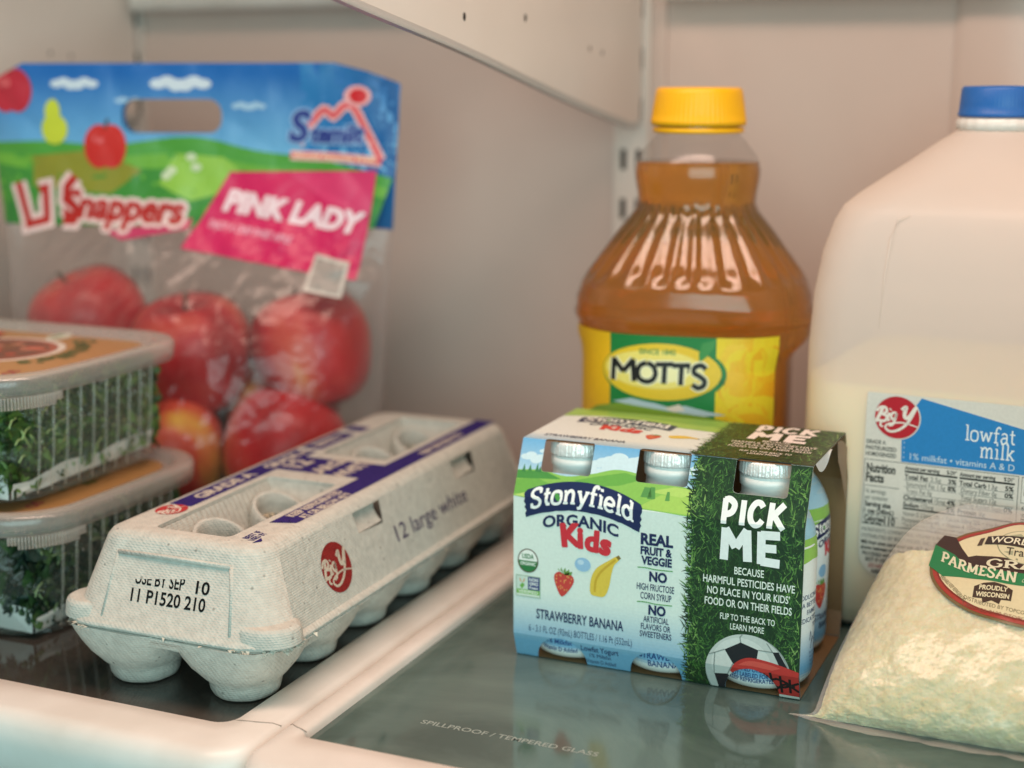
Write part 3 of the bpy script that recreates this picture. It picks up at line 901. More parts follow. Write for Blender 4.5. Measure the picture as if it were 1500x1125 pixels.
    plain_banana(a, 45.4, 44.6, 8.2, -.1)
    a.ell(34.6, 50, 3.9, 3.3, '9cc4e2', 28); a.z += .01; a.ell(33.6, 51, 1.6, 1.2, 'c6dff0', 16)
    a.L(6)
    a.text('STRAWBERRY BANANA', 33.2, 20.9, 4.6, NAVY, w=43, bold=.018, align='C')
    a.text('6 - 3.1 FL OZ (92mL) BOTTLES / 1.16 Pt (552mL)', 33.4, 14.2, 3.3, '3a4a70', w=51, bold=.0, align='C')
    a.text('Lowfat Yogurt', 43, 8.0, 2.9, '2c3c68', w=18.4, bold=.01, align='C')
    a.text('1% Milkfat', 43, 4.9, 2.1, '2c3c68', w=10.6, align='C')
    a.text('Vitamin D Added', 43, 1.6, 2.1, '2c3c68', w=14.4, align='C')
    # the photographic turf side
    a.L(9)
    grass(a, 85, 136, .3, 104, 5200)
    a.L(14)
    pick_me(a, 99.4, WHT, 77.8, 10.2, 61.3, 14.6)
    for s_, x, y, h, wd, b in (('BECAUSE', 112.3, 55.3, 3.3, 13.2, .012), ('HARMFUL PESTICIDES HAVE', 112.2, 50.1, 3.4, 41, .012), ('NO PLACE IN YOUR KIDS\u2019', 112.2, 45.0, 3.4, 37, .012), ('FOOD OR ON THEIR FIELDS', 112.2, 39.9, 3.4, 39, .012),
                            ('FLIP TO THE BACK TO', 112.2, 33.9, 2.8, 24.6, .008), ('LEARN MORE', 112.2, 29.7, 2.8, 15.2, .008)):
        a.text(s_, x, y, h, 'eef4ea', w=wd, bold=b, align='C')
    # football and red boot
    bx, by, R = 113.2, 8.6, 19.6
    B = Art(); B.L(14)
    B.ell(bx, by, R, R, '9aa39f', 64); B.L(15); B.ell(bx - .6, by + .8, R * .965, R * .96, 'c9cfca', 64); B.L(16); B.ell(bx - 3, by + 4, R * .7, R * .7, 'd9ddd8', 48); B.L(17)
    for pts in ([(-10.8, 11.3), (-3.6, 15.6), (4.4, 13.2), (3.4, 5.6), (-6.8, 5.2)], [(-15.6, -1.2), (-9.4, -.4), (-6.4, -5.2), (-9.0, -10.6), (-14.0, -8.6)], [(10.8, 13.2), (13.4, 13.6), (18.6, 5.2), (17.4, 2.2), (14.8, 5.6)]):
        B.poly([(bx + p[0], by + p[1]) for p in pts], '23252a')
    B.L(18)
    for pts in ([(-10.8, 11.3), (-15.2, 9.2), (-18, 8)], [(-3.6, 15.6), (-4, 18), (-3, 19.3)], [(4.4, 13.2), (10.8, 13.2)], [(3.4, 5.6), (6, 1.6)], [(-6.8, 5.2), (-9.4, -.4)], [(-15.2, 9.2), (-15.6, -1.2)], [(10.8, 13.2), (8, 17)], [(14.8, 5.6), (15.6, 1)]):
        B.stroke([(bx + p[0], by + p[1]) for p in pts], .5, '8f9894')
    B.L(20)
    B.poly(spline([(105.0, 10.0), (107.4, 14.4), (113, 17.6), (121, 17.4), (129, 15.9), (136, 14.2)], 5) + [(136, 1.6), (124, 1.6), (121.6, 5), (117.5, 9.5), (112, 10.8), (107, 8.4)], 'c23a35')
    B.L(21)
    B.poly(spline([(108.5, 13.6), (113.5, 16.2), (121, 16.2), (128, 14.9)], 5) + [(124, 13.4), (115, 14)], 'd8584d')
    B.poly([(124, 1.6), (136, 1.6), (136, .3), (125, .3)], 'd7dcd4')
    B.L(22)
    for p in ([(120.2, 11.4), (121.8, 5.4)], [(123.2, 12.4), (124.6, 2.6)], [(127.6, 11.4), (128.2, 2.6)], [(131.8, 10.4), (132, 3)], [(120.5, 6), (126, 9.6), (134, 6.4)], [(121.4, 10.6), (126.4, 5), (135.8, 8.8)], [(126, 4.2), (130, 7.4), (135.8, 4.2)]):
        B.stroke(p, 1.15, '1c1a1c', smooth=3, cap=False); B.z += .002
    B.clip((135.9, 0), (-1, 0)); B.clip((0, .4), (0, 1))
    a.F += B.F
    a.clip((0, 0), (1, 0)); a.clip((136, 0), (-1, 0))
    for cx in (23.5, 69.5, 114.5):
        a.hole(rr2(cx - 12.2, 90.4, cx + 12.2, 105, 1.6, 3))
        a.hole([(cx + 12.4 * math.cos(t), .2 + 12.4 * math.sin(t)) for t in (math.pi * i / 16 for i in range(17))] + [(cx - 12.4, -1), (cx + 12.4, -1)])
    a.cut((0, 12), (0, 1)); a.cut((0, 79), (0, 1))
    return a

def w_of(z):
    if z < 12: return 4 * (12 - z) / 11.7
    if z < 79: return 0
    return 11.5 * (z - 79) / 25

def top_art():
    a = Art()
    for i in range(36):
        v0, v1 = 11.5 + 69 * i / 36, 11.5 + 69 * (i + 1) / 36
        a.rect(0, v0, 136, v1, mixc('e3ebe6', 'a9c7d8', max(0, (24 - v0) / 12)))
    a.L(2)
    a.poly([(0, 66)] + spline([(0, 62), (24, 68), (52, 60), (84, 56)], 6) + [(88, 80.5), (0, 80.5)], '9dc35e'); a.z += .002
    a.poly([(8, 75), (30, 73), (60, 68), (84, 66), (86, 80.5), (8, 80.5)], '7fae4e')
    a.L(4)
    brand_block(a, 35, 63, .86)
    a.L(4)
    a.text('STRAWBERRY BANANA', 27, 19.5, 3.9, NAVY, w=40, bold=.014, align='C')
    plain_strawberry(a, 55, 36, 4.6); plain_banana(a, 68, 40, 5.2, -1.1)
    a.L(8)
    grass(a, 82, 136, 11.6, 80.4, 2600, dark='33401f')
    a.L(13)
    pick_me(a, 96.5, 'f3e9e2', 66.5, 11.5, 50, 14.5, 1.03)
    for s_, y, wd, h in (('BECAUSE', 45.8, 13, 3.2), ('HARMFUL PESTICIDES HAVE', 41.2, 39.5, 3.2), ('NO PLACE IN YOUR KIDS\u2019', 36.8, 36, 3.2), ('FOOD OR ON THEIR FIELDS', 32.4, 38, 3.2), ('FLIP TO THE BACK TO', 25.6, 23.6, 2.7), ('LEARN MORE', 21.8, 14.6, 2.7)):
        a.text(s_, 111, y, h, 'e6ddd2', w=wd, bold=.01, align='C')
    a.clip((0, 0), (1, 0)); a.clip((136, 0), (-1, 0)); a.clip((0, 11.5), (0, 1)); a.clip((0, 80.5), (0, -1))
    for cx in (23.5, 69.5, 114.5): a.hole(rr2(cx - 11.6, 9, cx + 11.6, 13.2, .8, 2))
    return a

b = MB()
fa = sleeve_art()
b.art(fa, lambda u, v, z: (u, w_of(v) - z, v))
ta = top_art()
b.art(ta, lambda u, v, z: (u, v, 104 + z))
back = [(80.5, 104), (91, 79), (91, 12), (87, .3)]
for i in range(3):                                     # the far side panel
    (y0, z0), (y1, z1) = back[i], back[i + 1]
    b.poly([(0, y0, z0), (136, y0, z0), (136, y1, z1), (0, y1, z1)], '7d9aa8' if i else '6d7f4c')
# kraft board inside: the same panels a board's thickness in
ka = Art(); ka.rect(0, .3, 136, 104, KRAFT)
for cx in (23.5, 69.5, 114.5):
    ka.hole(rr2(cx - 12.4, 90.2, cx + 12.4, 105, 1.6, 3))
    ka.hole([(cx + 12.6 * math.cos(t), .2 + 12.6 * math.sin(t)) for t in (math.pi * i / 16 for i in range(17))] + [(cx - 12.6, -1), (cx + 12.6, -1)])
ka.cut((0, 12), (0, 1)); ka.cut((0, 79), (0, 1))
b.art(ka, lambda u, v, z: (u, w_of(v) + .45, v))
b.poly([(0, 11.5, 103.5), (136, 11.5, 103.5), (136, 80.5, 103.5), (0, 80.5, 103.5)], KRAFT)
inner = [(80.2, 103.5), (90.5, 79), (90.5, 12), (86.6, .8)]
for i in range(3):
    (y0, z0), (y1, z1) = inner[i], inner[i + 1]
    b.poly([(0, y0, z0), (136, y0, z0), (136, y1, z1), (0, y1, z1)], KRAFT)
b.poly([(0, 4, .35), (136, 4, .35), (136, 87, .35), (0, 87, .35)], KRAFT)
# a curled white lip where the board was die-cut over the open end
b.grid(lambda u, v: (136 + 1.0 * v, 16 + 30 * u, 104 - 5.5 * v * math.sin(math.pi * min(1, u * 1.1 + .05)) ** .6), 12, 4, 'd5dad6')
b.grid(lambda u, v: (136 + .6 * v, 62 + 24 * u, 103.6 - 8 * u * u - (9 + 20 * u) * v), 10, 4, KRAFT)
sl = b.build('bottle_carrier', M['sleeve'], loc=PK)
tag(sl, 'printed paperboard carrier sleeve holding six small yogurt bottles, turf photo on its right half', 'carton')

# ---- small yogurt bottles
def bottle(cx, cy, label, wrap, turn=0):
    t = thing('yogurt_bottle', label, 'bottle', (PK[0] + cx, PK[1] + cy, .5), turn, 'yogurt bottles in the paperboard carrier')
    R = 22.2
    prof = [(.5, .6), (14, .3), (17.5, .9), (19.8, 2.2), (21.2, 4.2), (R - .3, 7), (R - .15, 10), (R - .15, 60), (R - .6, 66), (20.6, 72), (18.2, 78), (15.4, 82.5), (13.6, 85), (12.5, 86.6), (12.4, 90.6), (13.2, 91.2), (13.3, 95), (12.5, 95.4), (12.5, 96.8), (.5, 97.6)]
    b = MB('eff2ee'); b.lathe(prof, 64); b.build('body', M['cup'], t)
    b = MB(); b.lathe([(12.4, 96.3), (13.4, 96.4), (13.5, 97.2), (13.2, 101.9), (12.7, 102.8), (.3, 102.9)], 220, rmod=lambda a, z: 1 + (.012 * math.sin(a * 52 + 1.5 * math.sin(a * 7)) + .008 * math.sin(a * 33) if z < 102 else 0))
    b.build('foil_lid', M['foil'], t)
    if wrap:
        a = Art(); Cc = 2 * math.pi * R
        for i in range(60):
            z0, z1 = 4.6 + 80 * i / 60, 4.6 + 80 * (i + 1) / 60
            c = mixc('e9eff0', '7fb9df', max(0, min(1, (26 - z0) / 16)))
            c = mixc(c, 'e9f1f2', max(0, (7.5 - z0) / 3)) if z0 < 7.5 else c
            if z0 > 70: c = lin('b7d5e2')
            a.rect(-Cc / 2, z0, Cc / 2, z1, c)
        a.L(2); wrap(a)
        a.gridcut(2.2, 4)
        def rad(z):
            for (r0, q0), (r1, q1) in zip(prof, prof[1:]):
                if q0 <= z <= q1 and q1 > q0: return r0 + (r1 - r0) * (z - q0) / (q1 - q0)
            return R
        b = MB(); b.art(a, lambda u, v, z: ((rad(v) + .12 + z) * math.sin(u / R), -(rad(v) + .12 + z) * math.cos(u / R), v))
        b.build('label', M['label'], t)
    return t
def wrap_foot(lines, dx=0):
    def f(a):
        for s_, x, y, h, wd in lines: a.text(s_, x + dx, y, h, '2b4a86', w=wd, bold=.02, align='C')
    return f
bottle(23.5, 23.4, 'white yogurt bottle with foil lid behind the leftmost cut-outs of the carrier', wrap_foot([('1% Milkfat', 0, 8.6, 2.3, 13), ('Vitamin D Added', 0, 5.0, 2.3, 18)], -1))
bottle(69.5, 23.4, 'white yogurt bottle with foil lid behind the middle cut-outs of the carrier', wrap_foot([('STRAWBERRY', 3, 8.6, 3.0, 24), ('BANANA', 3, 4.9, 3.0, 15)], 1))
def story(a):
    wrap_foot([('CERTIFIED ORGANIC', 0, 10, 2.1, 20), ('BUT NOT LABELED FOR RETAIL', 0, 7.2, 2.1, 30), ('KEEP REFRIGERATED', 0, 4.9, 2.0, 22)])(a)
    a.L(2); a.poly([(12, 68), (60, 68), (60, 84), (12, 84)], '9ccbe0'); a.z += .01
    a.poly([(12, 57), (30, 60), (46, 58), (46, 69), (12, 70)], '8fc35a'); a.L(3)
    for s_, y in (('PRODUCING', 42), ('A BETTER', 38.4), ('FAMILY', 34.8), ('DEDICATED', 31.2), ('TO', 27.6)): a.text(s_, 37, y, 2.2, '4a5877', align='R', bold=.01)
    a.stroke([(30, 22), (31, 26), (32, 21), (31, 18), (33.5, 23), (35, 21), (37, 24), (36, 18), (38, 22)], .4, '28345c', smooth=4)
    for k in range(4): a.text('*from cows not treated', 30 + .4 * k, 15.6 - 2.0 * k, 1.2, '4a6a95', w=12)
bottle(114.2, 23.4, 'white yogurt bottle with foil lid at the open right end behind the printed football', story)
def rear(a):
    z0 = a.z
    a.L(2); a.poly([(-40, 62), (-14, 65), (4, 61), (40, 64), (40, 84), (-40, 84)], '8fc35a'); a.z += .002
    a.poly([(-40, 72), (40, 72), (40, 84), (-40, 84)], 'a9d2e6'); a.L(3)
    brand_block(a, 12, 64, .62)
    a.L(3)
    plain_strawberry(a, 3, 30, 6.6); plain_banana(a, 19, 34, 8)
    a.ell(4.5, 41, 3.4, 3.1, '8cbadd', 24)
    a.text('STRAWBERRY', 10, 17, 3.0, NAVY, w=22, bold=.015, align='C'); a.text('BANANA', 10, 12.8, 3.0, NAVY, w=14, bold=.015, align='C')
bottle(110.6, 67.2, 'white yogurt bottle with navy banner label at the rear of the open carrier end', rear, 62)

# ------------------------------------------------------------------ egg carton
PULP, INK = 'c6c5bc', '33276c'
eg = thing('egg_carton', 'grey moulded pulp egg carton for a dozen with purple printing and two lid windows', 'egg carton', (-66.6, 38, 0), .6)
rc = random.Random(21)
# lid
b = MB(PULP)
lv = [(29.2, 58.2, 149.5, 22), (30.4, 59.2, 150.5, 23), (31.6, 58.6, 149.8, 22), (32.4, 55.6, 146.6, 19), (66, 43.6, 135.2, 14), (68.4, 41.8, 133.4, 13), (69.6, 39.2, 131, 11.5), (70, 36, 128, 10)]
rings = [rring(0, 125, hx, hy, r, z, 10) for z, hx, hy, r in lv]
for k in (0, 1, 2):                                    # torn, fibrous flange
    rings[k] = [(x * (1 + .012 * noise.noise((x * .12, y * .12, k * 3))), 125 + (y - 125) * (1 + .008 * noise.noise((x * .2, y * .2, 9 + k))), z + .8 * noise.noise((x * .07, y * .07, 5))) for x, y, z in rings[k]]
n = len(rings[0])
right = n - 1                                          # the +t straight segment runs from the last point to the first
b.loft(rings, skip=lambda k, i: k == 3 and i == right)
q = [rings[3][right], rings[3][0], rings[4][0], rings[4][right]]
def side_pt(s_, v): return (55.6 - 12 * (v / 35.7) * 1.0, s_, 32.4 + 33.6 * (v / 35.7))
holes = []
for s0 in (69, 177): holes.append([side_pt(s0 + x, v) for x, v in ((1, 25), (24, 24), (27, 35), (0, 35.2))])
b.holed([q] + holes)
top = rings[-1]
wins = [[(x, y, 70) for x, y in rr2(-20, y0, 20, y1, 3.5, 4)] for y0, y1 in ((2, 98), (150, 245))]
b.holed([top] + wins)
# inward-turned window edges
for wn in wins:
    cy = sum(p[1] for p in wn) / len(wn)
    b.loft([wn, [(x * .985, cy + (y - cy) * .992, 66.5) for x, y, z in wn]])
for y0, y1 in ((2, 98), (150, 245)):
    b.grid(lambda u, v: (-19.6 + 9 * v + .25 * math.sin(u * 150), y0 + 2 + (y1 - y0 - 4) * u, 68.2 - 19 * v), 120, 6)
    b.grid(lambda u, v: (-19 + 38 * u, y1 - .6 - 5 * v - (2.5 if v > .4 else 0), 68.2 - 13 * v), 10, 6)
# push-in flaps of the side slots
for s0 in (69, 177):
    o0 = side_pt(s0 + 1, 25); 
    b.grid(lambda u, v: (side_pt(s0 + 1 + 24 * u, 25 + 10.4 * v)[0] - 3.2 * math.sin(v * 2.6) - .8, s0 + 1 + 24 * u + 2 * v, side_pt(0, 25 + 10.4 * v)[2] - .4), 6, 6)
# corner locking tabs, embossed ridges of the end panel
for x in (-46, 45):
    b.loft([[(x + (13.5 + e) * math.cos(t) * (1.0 if x < 0 else 1.12), -8.6 + (13.2 + e) * math.sin(t), z) for t in (6.283 * i / 32 for i in range(32))] for z, e in ((30.5, .6), (36, 0), (37.6, -.8), (38.4, -2.4))], cap1=True)
for pts, r in (([(33.5, -20.4, 34), (31.5, -15, 50), (29.5, -11.4, 62)], 1.0), ([(44, -14.5, 35), (41.5, -9.5, 50), (39.5, -6.5, 62)], 1.1), ([(-33.5, -20.4, 34), (-31.5, -15, 50), (-29.5, -11.4, 62)], .9), ([(-29.5, -11.6, 61.5), (0, -11.9, 62), (29.5, -11.6, 61.5)], 1.0)):
    b.tube(pts, r, 10)
# shreds of fibre along the torn rim
for i in range(200):
    k = rc.randrange(n); x, y, z = rings[1][k]; x2, y2, _ = rings[1][(k + 1) % n]; t = rc.random()
    x, y = x + (x2 - x) * t, y + (y2 - y) * t
    if y > 150 and rc.random() < .7: continue
    d = Vector((x, (y - 125) * .6, 0)).normalized(); p = Vector((-d.y, d.x, 0))
    l, wd = rc.uniform(.6, 2.6), rc.uniform(.3, 1.6)
    c0 = Vector((x, y, z - rc.uniform(0, 2)))
    b.poly([c0 - p * wd, c0 + p * wd, c0 + d * l + p * rc.uniform(-1, 1) + Vector((0, 0, rc.uniform(-2, 1)))], 'cfcbbd')
a = Art()                                              # print on the lid top
a.L(2)
a.rect(-36.5, 36, -24, 112, INK); a.rect(-36.5, 112, 23.5, 140, INK); a.rect(-36.5, 140, -23.5, 152, INK); a.rect(-36.5, 157, -24, 196, INK); a.rect(-36.5, 203, -24, 214, INK)
a.poly([(24, 28), (35.5, 32), (36.8, 36), (36.8, 256), (24, 256)], INK)
a.poly([(23.5, 112), (24, 112), (24, 140), (23.5, 140)], INK)
a.L(4)
for s_, x, y, h, wd in (('GRADE A', -27.3, 50, 6.4, 49), ('GRADE A', -27.3, 112, 6.2, 40), ('12', -14, 118, 11, 15), ('LARGE', 2, 108.5, 8.0, 36), ('WHITE', 16, 108.5, 8.0, 36), ('KEEP REFRIGERATED', 29.4, 40, 4.2, 47), ('AT OR BELOW 45\u00b0F', 35.6, 40, 4.2, 45), ('KEEP REFRIGERATED', 32.4, 170, 4.2, 50), ('GRADE A', -28, 162, 5.5, 28)):
    a.text(s_, x, y, h, 'c9c1b4', w=wd, bold=.045, rot=90)
a.L(2)
for s_, x, y in (('BEST IF', 28.6, 3), ('USED BY', 32.4, 1.5)): a.text(s_, x, y, 2.9, INK, w=12, bold=.03, rot=90)
a.poly([(33.6, -1), (33.4, 6.5), (36.6, 2.6)], INK)
for x in (25.5, 29.5, 33.5): a.rect(x - 1.6, 29.5 + (x - 25) * .3, x - .6, 30.3 + (x - 25) * .3, 'c9c1b4')
a.L(5)
R2 = lambda q: (-29.4 + (q[1] * -1), 28.2 + q[0])
big_y(a, 0, 0, 8.4, 7.2, 'b23a3c', 'd8cfc2', xf=R2)
a.hole([(x, y) for x, y in rr2(-20, 2, 20, 98, 3.5, 4)]); a.hole([(x, y) for x, y in rr2(-20, 150, 20, 245, 3.5, 4)])
a.clip((36.0, 0), (-1, 0))
b.art(a, lambda u, v, z: (u, v, 70.03 + z))
a = Art(); a.L(1)                                      # date stamp on the near end, its upper line cut short by the dry nozzle
Wt = Art(); Wt.text('USE BY SEP', -18.6, 18.0, 5.4, '191919', w=26, bold=.02)
Wt.clip((0, 22.0), (.12, -1)); a.F += Wt.F
a.text('10', 13.4, 17.6, 5.4, '191919', w=7, bold=.02)
a.text('11 P1520 210', -19.6, 10.2, 5.6, '191919', w=39, bold=.02)
b.art(a, lambda u, v, z: (u, -21.6 + 11.4 * v / 35.5 - .08 - z, 32.4 + 33.6 * v / 35.5 + .03))
a = Art(); a.L(1)                                      # print on the long side
big_y(a, 42.6, 16.4, 12.4, 11.8, '8e2a28', 'c8bcab')
a.L(1)
a.text('12 large white', 101, 11.5, 8.2, '4a3d5e', w=82, bold=.005)
a.clip((0, 1.5), (0, 1))
b.art(a, lambda u, v, z: (side_pt(u, v)[0] + .1 + z, u, side_pt(u, v)[2] + .04))
b.build('lid', M['pulp'], eg)
# tray: twelve cups, webs, rim and the hollow posts that carry the lid
b = MB(PULP)
def cup_r(a_, z):
    f = max(0, min(1, (z - 9) / 19)); e = 2 + 3.2 * f
    return (abs(math.cos(a_)) ** e + abs(math.sin(a_)) ** e) ** (-1 / e) * (1 + .012 * math.sin(a_ * 7 + z * .3) * (1 - f))
for row in range(6):
    for sx in (-1, 1):
        ph = rc.uniform(0, 6)
        b.lathe([(.4, .5), (9, .4), (12.6, .2), (14.6, 1.2), (15.6, 3), (16.3, 6), (16.9, 8.2), (18.9, 10.2), (21.6, 15), (24.0, 21), (25.6, 26), (26.6, 29.4)], 44, c=(sx * 27.0, row * 50), rmod=lambda a_, z: cup_r(a_, z) * (1 + .014 * math.sin(3 * a_ + ph)))
b.box(-46, 46, -8, 258, 16.5, 20)
for row in range(5): b.box(-44, 44, row * 50 + 19, row * 50 + 31, 15, 22)
rr = [rring(0, 125, hx, hy, r, z, 10) for z, hx, hy, r in ((24, 49, 148, 20), (27.6, 54, 149, 22), (28.2, 58.6, 150.4, 23), (29.0, 59, 150.6, 23), (29.2, 52, 143, 20))]
for k in (1, 2, 3): rr[k] = [(x * (1 + .018 * noise.noise((x * .11, y * .11, k))), 125 + (y - 125) * (1 + .01 * noise.noise((x * .18, y * .18, 4 + k))), z + .6 * noise.noise((x * .09, y * .09, 2))) for x, y, z in rr[k]]
b.loft(rr)
for row in range(5):
    cy = row * 50 + 25
    # each post is cut on a slant, its torn mouth facing the long printed side
    tz = lambda a_, z, r_: (-.42 * r_ * math.cos(a_ + .45)) * (max(0, z - 26) / 32)
    b.lathe([(20, 17), (17.4, 28), (15.8, 42), (14.6, 53), (14.0, 58), (13.0, 61.2), (11.8, 62), (11.0, 61), (10.8, 57), (10.6, 44)], 48, c=(0, cy), zmod=tz)
    for i in range(34):                                # torn paper round the hole in the post
        a0, a1 = 6.283 * i / 34, 6.283 * (i + 1) / 34
        r0 = 10.6; ri = rc.uniform(5.5, 9.6)
        z = lambda r_, a_: 52 - .44 * r_ * math.cos(a_ + .45)
        b.poly([(r0 * math.cos(a0), cy + r0 * math.sin(a0), z(r0, a0)), (r0 * math.cos(a1), cy + r0 * math.sin(a1), z(r0, a1)), (ri * math.cos((a0 + a1) / 2), cy + ri * math.sin((a0 + a1) / 2), z(ri, a0) + rc.uniform(-2, 3))], 'c2b79f')
b.build('tray', M['pulp'], eg)

# ------------------------------------------------------------------ juice bottle
jb = thing('juice_bottle', 'amber apple juice bottle with yellow cap and green and yellow label', 'bottle', (91.6, 277, .3), 10)
JP = [(40, 0), (48, 1), (53, 4), (57, 9), (58.5, 14), (58.5, 124), (58.5, 140), (59.3, 142.5), (61.6, 145.5), (62.6, 148.5), (62.6, 155), (59.6, 163.5), (56.4, 168.5), (52.6, 173.6), (48.8, 178.8), (44.9, 184.2), (41.0, 189.6), (36.2, 195.5), (32.6, 200), (31.2, 204), (31.6, 209), (32.8, 215), (33.3, 220), (32.4, 225), (29.5, 230), (25.6, 235), (22.0, 238.5), (21.2, 241), (21.2, 250)]
def jr(z):
    for (r0, q0), (r1, q1) in zip(JP, JP[1:]):
        if q0 <= z <= q1 and q1 > q0: return r0 + (r1 - r0) * (z - q0) / (q1 - q0)
    return JP[-1][0]
def flute(a, z, amp=1.0):
    """pressed flutes on the shoulder, fading out at both ends; grip side pinched in below"""
    k = max(0, min(1, (z - 164) / 6)) * max(0, min(1, (206 - z) / 10))
    f = 1 - .05 * amp * k * (.5 - .5 * math.cos(a * 30)) ** .7
    e = 2 + .8 * max(0, min(1, (196 - z) / 44))
    f *= (abs(math.cos(a)) ** e + abs(math.sin(a)) ** e) ** (-1 / e) * (1 - .012 * (e - 2) / .8)
    if z < 133: f *= 1 - .09 * max(0, math.cos(a)) ** 4 * max(0, min(1, (133 - z) / 9))
    if 127 < z < 151: f *= 1 + .075 * abs(math.cos(a)) ** 10 * max(0, min(1, (z - 127) / 9)) * max(0, min(1, (151 - z) / 8))
    if z < 175: f *= 1 - .10 * math.sin(a) ** 2 * min(1, (175 - z) / 30)
    return f
def jprof(z0, z1, inset, step=1.6):
    out = []; z = z0
    while z < z1: out.append((max(.5, jr(z) - inset), z)); z += step
    out.append((max(.5, jr(z1) - inset), z1)); return out
b = MB(); b.lathe([(.5, .3)] + jprof(.4, 249, 0), 240, rmod=flute)
b.build('shell', M['shell'], jb)
b = MB(); pr = jprof(1.4, 224.5, .7); b.lathe([(.3, 1.2)] + pr + [(pr[-1][0] + .5, 224.9), (.3, 224.5)], 240, rmod=lambda a, z: flute(a, z, .85) - .004 * max(0, min(1, (z - 164) / 6)) * max(0, min(1, (206 - z) / 10)))
b.build('juice', M['juice'], jb)
b = MB(); kn = lambda a, z: 1 + (.012 * math.sin(a * 60) if 244.5 < z < 260 else 0)
b.lathe([(21.6, 243.6), (24.4, 243.8), (24.6, 246.5), (24.2, 247.2), (23.9, 250), (22.7, 260.2), (22.2, 262.2), (20.8, 263.2), (.4, 263.4)], 240, rmod=kn)
b.lathe([(22.4, 240.0), (23.6, 240.3), (23.7, 242.6), (22.4, 243.0)], 64, mi=0)
b.build('cap', M['cap_y'], jb)
a = Art()
D2 = lambda deg: math.radians(deg - 4) * 58.5 * .82
AX0, AX1 = D2(-84), D2(66)
for i in range(40):
    x0, x1 = AX0 + (AX1 - AX0) * i / 40, AX0 + (AX1 - AX0) * (i + 1) / 40
    t = i / 39
    a.rect(x0, 30, x1, 131.5, mixc('e9d21c', 'eea31c', max(0, (t - .72) / .28)) if t > .5 else mixc('efb81c', 'e9d820', min(1, max(0, (t - .3) * 8))))
a.L(2)
rnj = random.Random(8)
for cx, cy, r in ((D2(42), 112, 22), (D2(52), 84, 26), (D2(28), 88, 18), (D2(56), 122, 16)):
    for k in range(6): a.ell(cx + rnj.uniform(-5, 5), cy + rnj.uniform(-5, 5), r * rnj.uniform(.3, .7), r * rnj.uniform(.3, .7), mixc('ecd02a', 'ecb020', rnj.random()), 22); a.z += .001
a.L(4)
a.rect(D2(-42), 30, D2(27), 131.5, '1f7f3c')
a.L(5)
a.poly([(AX0, 30), (AX1, 30), (AX1, 84), (D2(26), 90)] + [(D2(14), 92.5), (D2(-5), 94), (D2(-22), 97), (D2(-38), 95), (D2(-52), 92), (D2(-70), 84), (AX0, 82)], '86a63a'); a.z += .003
a.poly([(D2(-40), 96), (D2(-28), 98.5), (D2(-14), 97), (D2(-4), 95), (D2(8), 96), (D2(20), 94), (D2(34), 92), (D2(20), 91), (D2(0), 92.6), (D2(-20), 94.4)], 'b9cdd2'); a.z += .003
a.poly([(D2(-6), 94.4), (D2(4), 96.6), (D2(8), 93.6), (D2(0), 92.4)], 'e8d9c8')
a.L(7)
OX, OY, ORX, ORY = D2(-7.5), 112.6, D2(44.5) , 16.0
a.ell(OX + .6, OY, ORX, ORY, '1c7a3a', 60); a.z += .02
a.ell(OX - .6, OY + .3, ORX * .955, ORY * .915, 'e7c22e', 60); a.z += .02
a.ell(OX - 4, OY + 1.4, ORX * .8, ORY * .62, 'f0dc74', 50); a.z += .01; a.ell(OX - 2, OY + .6, ORX * .5, ORY * .36, 'f5ecb4', 40)
a.L(10)
a.poly([(D2(16), 123), (D2(18), 128.5), (D2(27), 130.5), (D2(25), 125.5), (D2(21), 121.6), (D2(16.5), 118.6)], '3b8c42')
a.text('SINCE 1842', OX - 3, 122, 2.6, '2f7f44', w=20, bold=.02, align='C')
a.L(11)
for col, ex, dz in (('efe9c8', .11, 0), ('171616', .052, .03)):
    a.z = .33 + dz
    gw = 1.7 if dz == 0 else 0
    for ch, x, y, wd, h, th in (('M', -45, 107.2, 13.6, 11.6, 2.6), ('O', -28.0, 107.6, 10.0, 9.8, 2.6), ('T', -16.6, 107.0, 10.2, 10.6, 2.6), ('T', -5.4, 106.6, 10.2, 10.8, 2.6), ('S', 7.6, 105.6, 8.6, 11.6, 2.7)):
        rough_letter(a, HAND[ch], D2(x + 4), y, wd, h, th + gw, col)
    a.poly([(D2(9.4) - gw * .4, 117.2 + gw * .3), (D2(11.0) + gw * .4, 117.4 + gw * .3), (D2(9.4), 112.8 - gw * .4), (D2(8.6), 113.0 - gw * .4)], col)
a.text('\u00ae', D2(29), 107.4, 3, '2d5a2c')
a.clip((AX1, 0), (-1, 0)); a.clip((0, 131.5), (0, -1))
a.gridcut(2.4, 6)
def on_bottle(u, v, z):
    an = u / 58.5; q_ = v + 9
    r_ = max(jr(q_), 58.5) * flute(an - math.pi / 2, q_) + .5 + z
    return (r_ * math.sin(an), -r_ * math.cos(an), q_)
b = MB(); b.art(a, on_bottle)
b.build('label', M['label'], jb)

